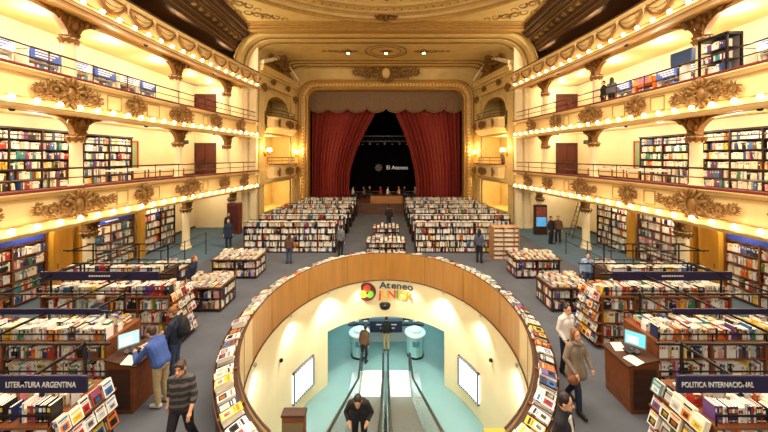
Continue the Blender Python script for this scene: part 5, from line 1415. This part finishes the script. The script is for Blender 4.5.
# ================================================================== smaller things
# computer lecterns at the aisle ends of the second rows
for s in (-1, 1):
    X = lambda x: s * x
    t = thing('computer_lectern', (X(5.2), 6.75, 0), f'dark wooden computer lectern at the aisle end of the second {LR[s]} bookcase', 'lectern')
    b = MB(); DX = .22 if s > 0 else .40; x0, x1, y0, y1 = 4.98 + DX, 5.62 + DX, 6.42, 7.15
    b.add([(X(x), y, z) for x, y, z in ((x0 + .04, y0, 0), (x1, y0, 0), (x1, y1, 0), (x0 + .04, y1, 0), (x0, y0, 1.0), (x1, y0, 1.14), (x1, y1, 1.14), (x0, y1, 1.0))], MB.BF)
    b.build('body', WOOD, t)
    b = MB(); b.add([(X(x), y, z) for x, y, z in ((x0 - .04, y0 - .03, 1.0), (x1, y0 - .03, 1.14), (x1, y1 + .03, 1.14), (x0 - .04, y1 + .03, 1.0), (x0 - .04, y0 - .03, 1.03), (x1, y0 - .03, 1.17), (x1, y1 + .03, 1.17), (x0 - .04, y1 + .03, 1.03))], MB.BF)
    b.build('sloping_top', WOODD, t)
    b = MB(); b.box(X(x0 + .1), X(x1 - .06), y0 - .012, y0, .1, .95); b.build('front_panel', WOODD, t)
    m = thing('monitor', (X(5.42 + DX), 6.75, 1.14), f'tilted monitor with bright {"blue" if s > 0 else "pale teal"} screen on the {LR[s]} computer lectern', 'monitor', None)
    R = Matrix.Rotation(s * (-.75), 3, 'Z') @ Matrix.Rotation(-.35, 3, 'X')
    c = Vector((X(5.36 + DX), 6.72, 1.42))
    b = MB(); b.obox(c, R, .38, .035, .30); b.build('casing', mat('monitor_grey', (120, 124, 128), .4), m)
    b = MB(); b.obox(c + R @ Vector((0, -.019, .008)), R, .345, .004, .26); sc_ = b.build('screen', mat('screen_%s' % LR[s], (92, 188, 214) if s > 0 else (150, 206, 206), .2, emit=.6), m)
    b = MB(); b.obox(c + R @ Vector((-.04, -.022, -.02)), R, .2, .003, .14); b.build('window', mat('screen_page', (226, 240, 244), .3, emit=.5), m) if False else b.build('page', mat('screen_page', (226, 240, 244), .3, emit=.6), m)
    b = MB(); b.tube([c + Vector((0, .03, -.1)), Vector((c.x, c.y + .03, 1.13))], .03, 8); b.ell((c.x, c.y + .03, 1.145), (.12, .1, .02), 12, 5); b.build('stand', mat('monitor_grey', (0, 0, 0)), m)
    for k, (x, y, a, lab) in enumerate(((5.16 + DX, 6.52, .2, 'front'), (5.18 + DX, 6.98, -.3, 'rear'))):
        zz = 1.03 + (x - x0) / (x1 - x0) * .14
        b = MB(); R2 = Matrix.Rotation(a, 3, 'Z'); sl = Matrix.Rotation(-math.atan(.14 / .64) * s, 3, 'Y')
        b.obox((X(x), y, zz + .016), sl @ R2, .22, .3, .012)
        tag(b.build('paper_sheet', PAGES, org=(X(x), y, zz)), f'loose white papers at the {lab} side of the {LR[s]} lectern top', 'paper')
    k = MB(); sl = Matrix.Rotation(-math.atan(.14 / .64) * s, 3, 'Y'); zz = 1.03 + .09
    kb = thing('keyboard', (X(5.2 + DX), 6.76, zz), f'dark keyboard before the monitor on the {LR[s]} lectern', 'keyboard')
    k.obox((X(5.24 + DX), 6.75, zz + .03), sl, .14, .2, .02); k.build('base', BLACKM, kb)
    k = MB()
    for i in range(4):
        for j in range(7): k.obox(Vector((X(5.24 + DX), 6.75, zz + .042)) + sl @ Vector((-.05 + .033 * i, -.085 + .028 * j, 0)), sl, .026, .022, .01)
    k.build('keys', mat('key_grey', (70, 72, 76), .5), kb)
# dark red double doors, framed poster, exit signs
DOORR = mat('dark_red_door', (66, 22, 16), .45, wood='z', noise=.15); REDF = mat('red_frame', (196, 66, 40), .5); GRNP = mat('poster_green', (150, 168, 120), .5)
nd = 0
for s in (-1, 1):
    for (z0, h) in ((4.1, 2.4), (7.95, 2.35)):
        nd += 1; b = MB(); xa, xb = 13.3, 14.8; Y = YEND - .06; xm = (xa + xb) / 2
        b.box(s * xa, s * xb, Y, YEND, z0, z0 + h); d = struct(b.build(f'door_{nd}', DOORR, org=(s * xa, Y, z0)))
        b = MB()
        for a, c in ((xa + .1, xm - .06), (xm + .06, xb - .1)):
            for p, q in ((.12, h * .42), (h * .48, h - .15)): b.box(s * a, s * c, Y - .02, Y, z0 + p, z0 + q)
        b.box(s * (xm - .02), s * (xm + .02), Y - .03, Y, z0, z0 + h)
        b.build('door_panel', mat('dark_red_panel', (82, 28, 20), .4, wood='z', noise=.1), d)
        b = MB()
        for xx in (xa - .08, xb): b.box(s * xx, s * (xx + .08), Y - .05, Y + .02, z0, z0 + h + .08)
        b.box(s * (xa - .08), s * (xb + .08), Y - .05, Y + .02, z0 + h, z0 + h + .1); b.build('door_frame', BROWN, d)
        b = MB(); b.tube([(s * (xm - .08), Y - .05, z0 + .95), (s * (xm - .08), Y - .05, z0 + 1.15)], .02, 6); b.build('door_handle', BRASS, d)
    t = thing('framed_poster', (s * (WX - .04), 17.6, 5.6), f'red-framed green poster on the lower {LR[s]} balcony wall', 'poster')
    b = MB()
    for a, c, p, q in ((17.2, 17.28, 4.7, 6.45), (17.92, 18.0, 4.7, 6.45), (17.2, 18.0, 4.7, 4.8), (17.2, 18.0, 6.35, 6.45)): b.box(s * (WX - .07), s * WX, a, c, p, q)
    b.build('frame', REDF, t); b = MB(); b.box(s * (WX - .03), s * WX, 17.25, 17.95, 4.75, 6.4); b.build('print', GRNP, t)
    t = thing('exit_sign', (s * 13.2, 19.6, 6.5), f'small dark green exit plate under the {LR[s]} upper balcony', 'sign')
    b = MB(); b.box(s * 12.9, s * 13.5, 19.58, 19.62, 6.35, 6.6); b.build('plate', mat('exit_green', (26, 60, 44), .4), t)
    b = MB(); b.tube([(s * 13.2, 19.6, 6.6), (s * 13.2, 19.6, 7.15)], .015, 5); b.build('hanger', BLACKM, t)
    # low books tables on the lower balcony behind the rail
    for k, (ya, yb, lab) in enumerate(((14.6, 16.3, 'nearer'), (17.2, 19.4, 'farther'))):
        t = thing('balcony_table', (s * 12.9, (ya + yb) / 2, 4.1), f'white-topped book table on the lower {LR[s]} balcony, {lab} one', 'table')
        b = MB(); b.bbox(s * 12.95, s * 13.75, ya, yb, 4.78, 4.84, .01); b.build('table_top', mat('white_laminate', (0, 0, 0)), t)
        for yy in (ya + .08, yb - .08):
            for xx in (13.02, 13.68):
                b = MB(); b.box(s * (xx - .025), s * (xx + .025), yy - .025, yy + .025, 4.1, 4.78); b.build('leg', WOOD, t)
        q = ya + .2; n = 0
        while q < yb - .15:
            for xx in (13.12, 13.4, 13.62):
                n += 1; flat_stack(s * xx, q, 4.84, random.choice((1, 2, 3)), 0, f'{ordinal(n)} on the {lab} {LR[s]} balcony table', 'books on the balcony tables', w=WALLW)
            q += .27
# tall black display stand on the upper right balcony
t = thing('display_tower', (11.9, 10.7, 7.95), 'tall black framed display tower behind the upper right balcony rail', 'display stand')
b = MB()
for x in (11.65, 12.15):
    for y in (10.25, 11.15): b.box(x - .03, x + .03, y - .03, y + .03, 7.95, 9.75)
b.box(11.62, 12.18, 10.22, 11.18, 9.7, 9.8); b.build('frame', BLACKM, t)
b = MB(); b.box(12.1, 12.14, 10.28, 11.12, 8.0, 9.7); b.build('back_panel', mat('tower_grey', (120, 112, 108), .5), t)
for k in range(4):
    z = 8.1 + .4 * k; b = MB(); b.box(11.66, 12.12, 10.28, 11.12, z - .015, z); b.build('shelf', BLACKM, t)
    spine_row((11.7, 10.3, z), (0, 1, 0), (-1, 0, 0), .8, .3, f'{ordinal(4 - k)} shelf of the black display tower', 'from the near side', 'books in the black display tower', w=WALLW)
# upper right balcony: monitor box hanging, orange stand
t = thing('hanging_sign', (12.6, 12.6, 9.6), 'dark blue box sign on a white post, upper right balcony', 'sign')
b = MB(); b.bbox(12.35, 12.85, 12.15, 13.05, 9.4, 9.95, .02); b.build('box', mat('slate_blue', (58, 80, 120), .4), t)
b = MB(); b.box(12.5, 12.7, 12.5, 12.7, 7.95, 9.4); b.build('post', mat('white_laminate', (0, 0, 0)), t)
t = thing('poster_kiosk', (10.95, 21.3, 0), 'tall dark kiosk with red and blue poster by the right stage box', 'kiosk')
b = MB(); b.bbox(10.55, 11.4, 21.2, 21.5, 0, 2.1, .02); b.build('body', mat('kiosk_dark', (58, 34, 26), .4), t)
b = MB(); b.box(10.63, 11.32, 21.17, 21.2, 1.3, 1.95); b.build('upper_poster', mat('poster_red', (150, 70, 58), .4, noise=.4, scale=6), t)
b = MB(); b.box(10.63, 11.32, 21.17, 21.2, .6, 1.25); b.build('lower_poster', mat('poster_blue', (84, 160, 214), .4, noise=.2, scale=5, emit=.4), t)
t = thing('wooden_kiosk', (-10.9, 20.9, 0), 'tall reddish wooden cabinet beyond the navy-coated person on the left', 'cabinet')
b = MB(); b.bbox(-11.3, -10.4, 21.3, 21.7, 0, 2.2, .02); b.build('body', mat('cabinet_red_wood', (110, 48, 30), .45, wood='z'), t)
b = MB(); b.box(-11.2, -10.5, 21.27, 21.3, .3, 2.05); b.build('door', mat('dark_red_panel', (0, 0, 0)), t)
t = thing('ladder', (12.9, 20.4, 0), 'grey folding ladder leaning at the right wall under the balcony', 'ladder')
for k in (0, 1):
    b = MB(); b.tube([(12.55, 20.2 + k * .5, 0), (13.25, 20.3 + k * .32, 2.5)], .032, 6); b.build('rail', mat('grey_metal', (0, 0, 0)), t)
for k in range(7):
    f = (k + .7) / 8; b = MB(); b.tube([(12.55 + .7 * f, 20.2 + .1 * f, 2.5 * f), (12.55 + .7 * f, 20.7 - .08 * f, 2.5 * f)], .022, 6); b.build('rung', mat('grey_metal', (0, 0, 0)), t)
# thin barrier rails round the ground floor reading corner
for s in (-1, 1):
    t = thing('barrier_rail', (s * 10.2, 15.4, 0), f'thin black barrier rail between the {LR[s]} low tables and the columns', 'rail')
    for y in (13.6, 15.2, 17.0):
        b = MB(); b.tube([(s * 10.2, y, 0), (s * 10.2, y, 1.25)], .022, 6); b.build('post', BLACKM, t)
    for z in (.75, 1.2):
        b = MB(); b.tube([(s * 10.2, 13.6, z), (s * 10.2, 17.0, z)], .016, 6); b.build('rail', BLACKM, t)
# balcony soffit beam lamps: dark pendants under the arches
for s in (-1, 1):
    for z, nm in ((6.88, 'lower'), (10.75, 'upper')):
        for k, y in enumerate((9.3, 14.4, 19.4)):
            x = s * (XF(y) + .6); zz = z + .2 if z < 8 else z + .2
            t = thing('speaker_lamp', (x, y, zz), f'small dark fitting under the {nm} {LR[s]} balcony edge, {ordinal(k + 1)} from the camera', 'ceiling fitting')
            b = MB(); b.lathe([(.09, .12), (.1, 0), (.07, -.14), (.03, -.16)], (x, y, zz), 10); b.build('housing', BLACKM, t, smooth=40)
            b = MB(); b.tube([(x, y, zz + .1), (x, y, zz + .25)], .02, 5); b.build('stem', BRASS, t)
# ================================================================== turn the collected books into objects
# which books show largest: rays from the camera against everything that stands in the scene
def world_polys():
    V, F = [], []
    dg = bpy.context.evaluated_depsgraph_get(); dg.update()
    for o in SC.objects:
        if o.type != 'MESH' or (o.active_material and o.active_material.name == 'balustrade_glass'): continue
        mw = o.matrix_world; k = len(V)
        V.extend([mw @ v.co for v in o.data.vertices]); F.extend([tuple(i + k for i in p.vertices) for p in o.data.polygons])
    return V, F
def corners(B):
    c, t, d, h, R = B[:5]
    return [c + R @ Vector((x * t / 2, y * d / 2, z * h / 2)) for z in (-1, 1) for x, y in ((-1, -1), (1, -1), (1, 1), (-1, 1))]
V, F = world_polys(); NB = len(F)
for B in BOOKS:
    k = len(V); V.extend(corners(B)); F.extend([tuple(i + k for i in f) for f in MB.BF])
tree = BVHTree.FromPolygons(V, F)
hits = {}
for j in range(0, 432, 2):
    for i in range(0, 768, 2):
        d = Vector(((i + 1 - VX) / FPX, 1.0, -(j + 1 - VY) / FPX)).normalized()
        r = tree.ray_cast(Vector((0, 0, EYE)), d)
        if r[2] is not None and r[2] >= NB: q = (r[2] - NB) // 6; hits[q] = hits.get(q, 0) + 1
order = sorted(hits, key=lambda q: -hits[q])
NIND = 312
single = set(order[:NIND])
print('BOOKS', len(BOOKS), 'seen', len(hits), 'smallest single', hits[order[NIND - 1]] if len(order) >= NIND else None)
ART = [2, 9, 11, 1, 9, 2, 3, 5, 11, 0, 8, 2, 9, 4, 1, 7]
# ---- single books: cover shell with its pages as a part; one mesh per size and kind, shared
cache = {}
def book_meshes(t, d, h, art):
    key = (round(t, 3), round(d, 2), round(h, 2), art)
    if key in cache: return cache[key]
    t, d, h = key[0], key[1], key[2]; e = min(.004, t * .18)
    b = MB()
    b.box(-t / 2, -t / 2 + e, -d / 2, d / 2, -h / 2, h / 2); b.box(t / 2 - e, t / 2, -d / 2, d / 2, -h / 2, h / 2)
    b.box(-t / 2, t / 2, -d / 2, -d / 2 + e, -h / 2, h / 2)
    # title band on the spine, picture and title on the front
    b.box(-t / 2 + e * .8, t / 2 - e * .8, -d / 2 - .0008, -d / 2, h * .12, h * .36, 1)
    b.box(-t / 2 + e, t / 2 - e, -d / 2 - .0008, -d / 2, -h * .42, -h * .36, 1)
    if art:
        for sx in ((t / 2, t / 2 + .0008), (-t / 2 - .0008, -t / 2)):
            b.box(sx[0], sx[1], -d * .40, d * .40, h * .24, h * .36, 1); b.box(sx[0], sx[1], -d * .3, d * .3, h * .13, h * .17, 1)
            b.box(sx[0], sx[1], -d * .38, d * .38, -h * .42, h * .04, 2); b.box(sx[0], sx[1], -d * .2, d * .24, -h * .34, -h * .06, 1)
    o = b.build('book', [BOOKM[0], BOOKM[1], BOOKM[2]]); m1 = o.data; bpy.data.objects.remove(o)
    b = MB(); b.box(-t / 2 + e, t / 2 - e, -d / 2 + e, d / 2 - .006, -h / 2 + .004, h / 2 - .004)
    o = b.build('pages', PAGES); m2 = o.data; bpy.data.objects.remove(o)
    cache[key] = (m1, m2); return cache[key]
used = {}
for q in order[:NIND]:
    c, t, d, h, R, col, acc, art, label, group = BOOKS[q]
    m1, m2 = book_meshes(t, d, h, art)
    o = bpy.data.objects.new('book', m1); COL.objects.link(o)
    M4 = R.to_4x4(); M4.translation = c; o.matrix_world = M4
    a2 = ART[(q * 7 + 3) % len(ART)]
    if a2 == col: a2 = (a2 + 5) % len(PAL)
    for i, mm in enumerate((BOOKM[col], BOOKM[acc if acc != col else 9 if col != 9 else 0], BOOKM[a2])):
        if i < len(o.material_slots): o.material_slots[i].link = 'OBJECT'; o.material_slots[i].material = mm
    if len(label.replace('-', ' ').split()) > 16: print('LONG', label)
    tag(o, label, 'book', group)
    p = bpy.data.objects.new('pages', m2); COL.objects.link(p); p.parent = o
# ---- all other books: one mass
b = MB()
n = len(PAL)
for q, B in enumerate(BOOKS):
    if q in single: continue
    c, t, d, h, R, col, acc, art = B[:8]
    vs = corners(B)
    # faces: bottom, top, spine (-y), front (+x), fore edge (+y), back (-x)
    o = len(b.v); b.v.extend(tuple(v) for v in vs)
    for f, m in zip(MB.BF, (n, n, col, col, n, col)): b.f.append(tuple(i + o for i in f)); b.m.append(m)
    if hits.get(q, 0) >= 1:
        if art:
            a2 = ART[(q * 7 + 3) % len(ART)]
            for sx in (1, -1):
                x = sx * (t / 2 + .001)
                for ya, yb, za, zb, m in ((-.4, .4, .2, .38, acc), (-.38, .38, -.42, .06, a2)):
                    P = [c + R @ Vector((x, y * d, z * h)) for y, z in ((ya, za), (yb, za), (yb, zb), (ya, zb))]
                    b.add(P, ((0, 1, 2, 3),), m)
        elif hits[q] > 1:
            P = [c + R @ Vector((x * t, -d / 2 - .001, z * h)) for x, z in ((-.4, .12), (.4, .12), (.4, .34), (-.4, .34))]
            b.add(P, ((0, 1, 2, 3),), acc)
o = b.build('shelved_books', BOOKM + [PAGES], org=(0, 12, 0))
o['kind'] = 'stuff'; o['label'] = 'the many smaller books on the farther shelves, tables and balconies'; o['category'] = 'books'
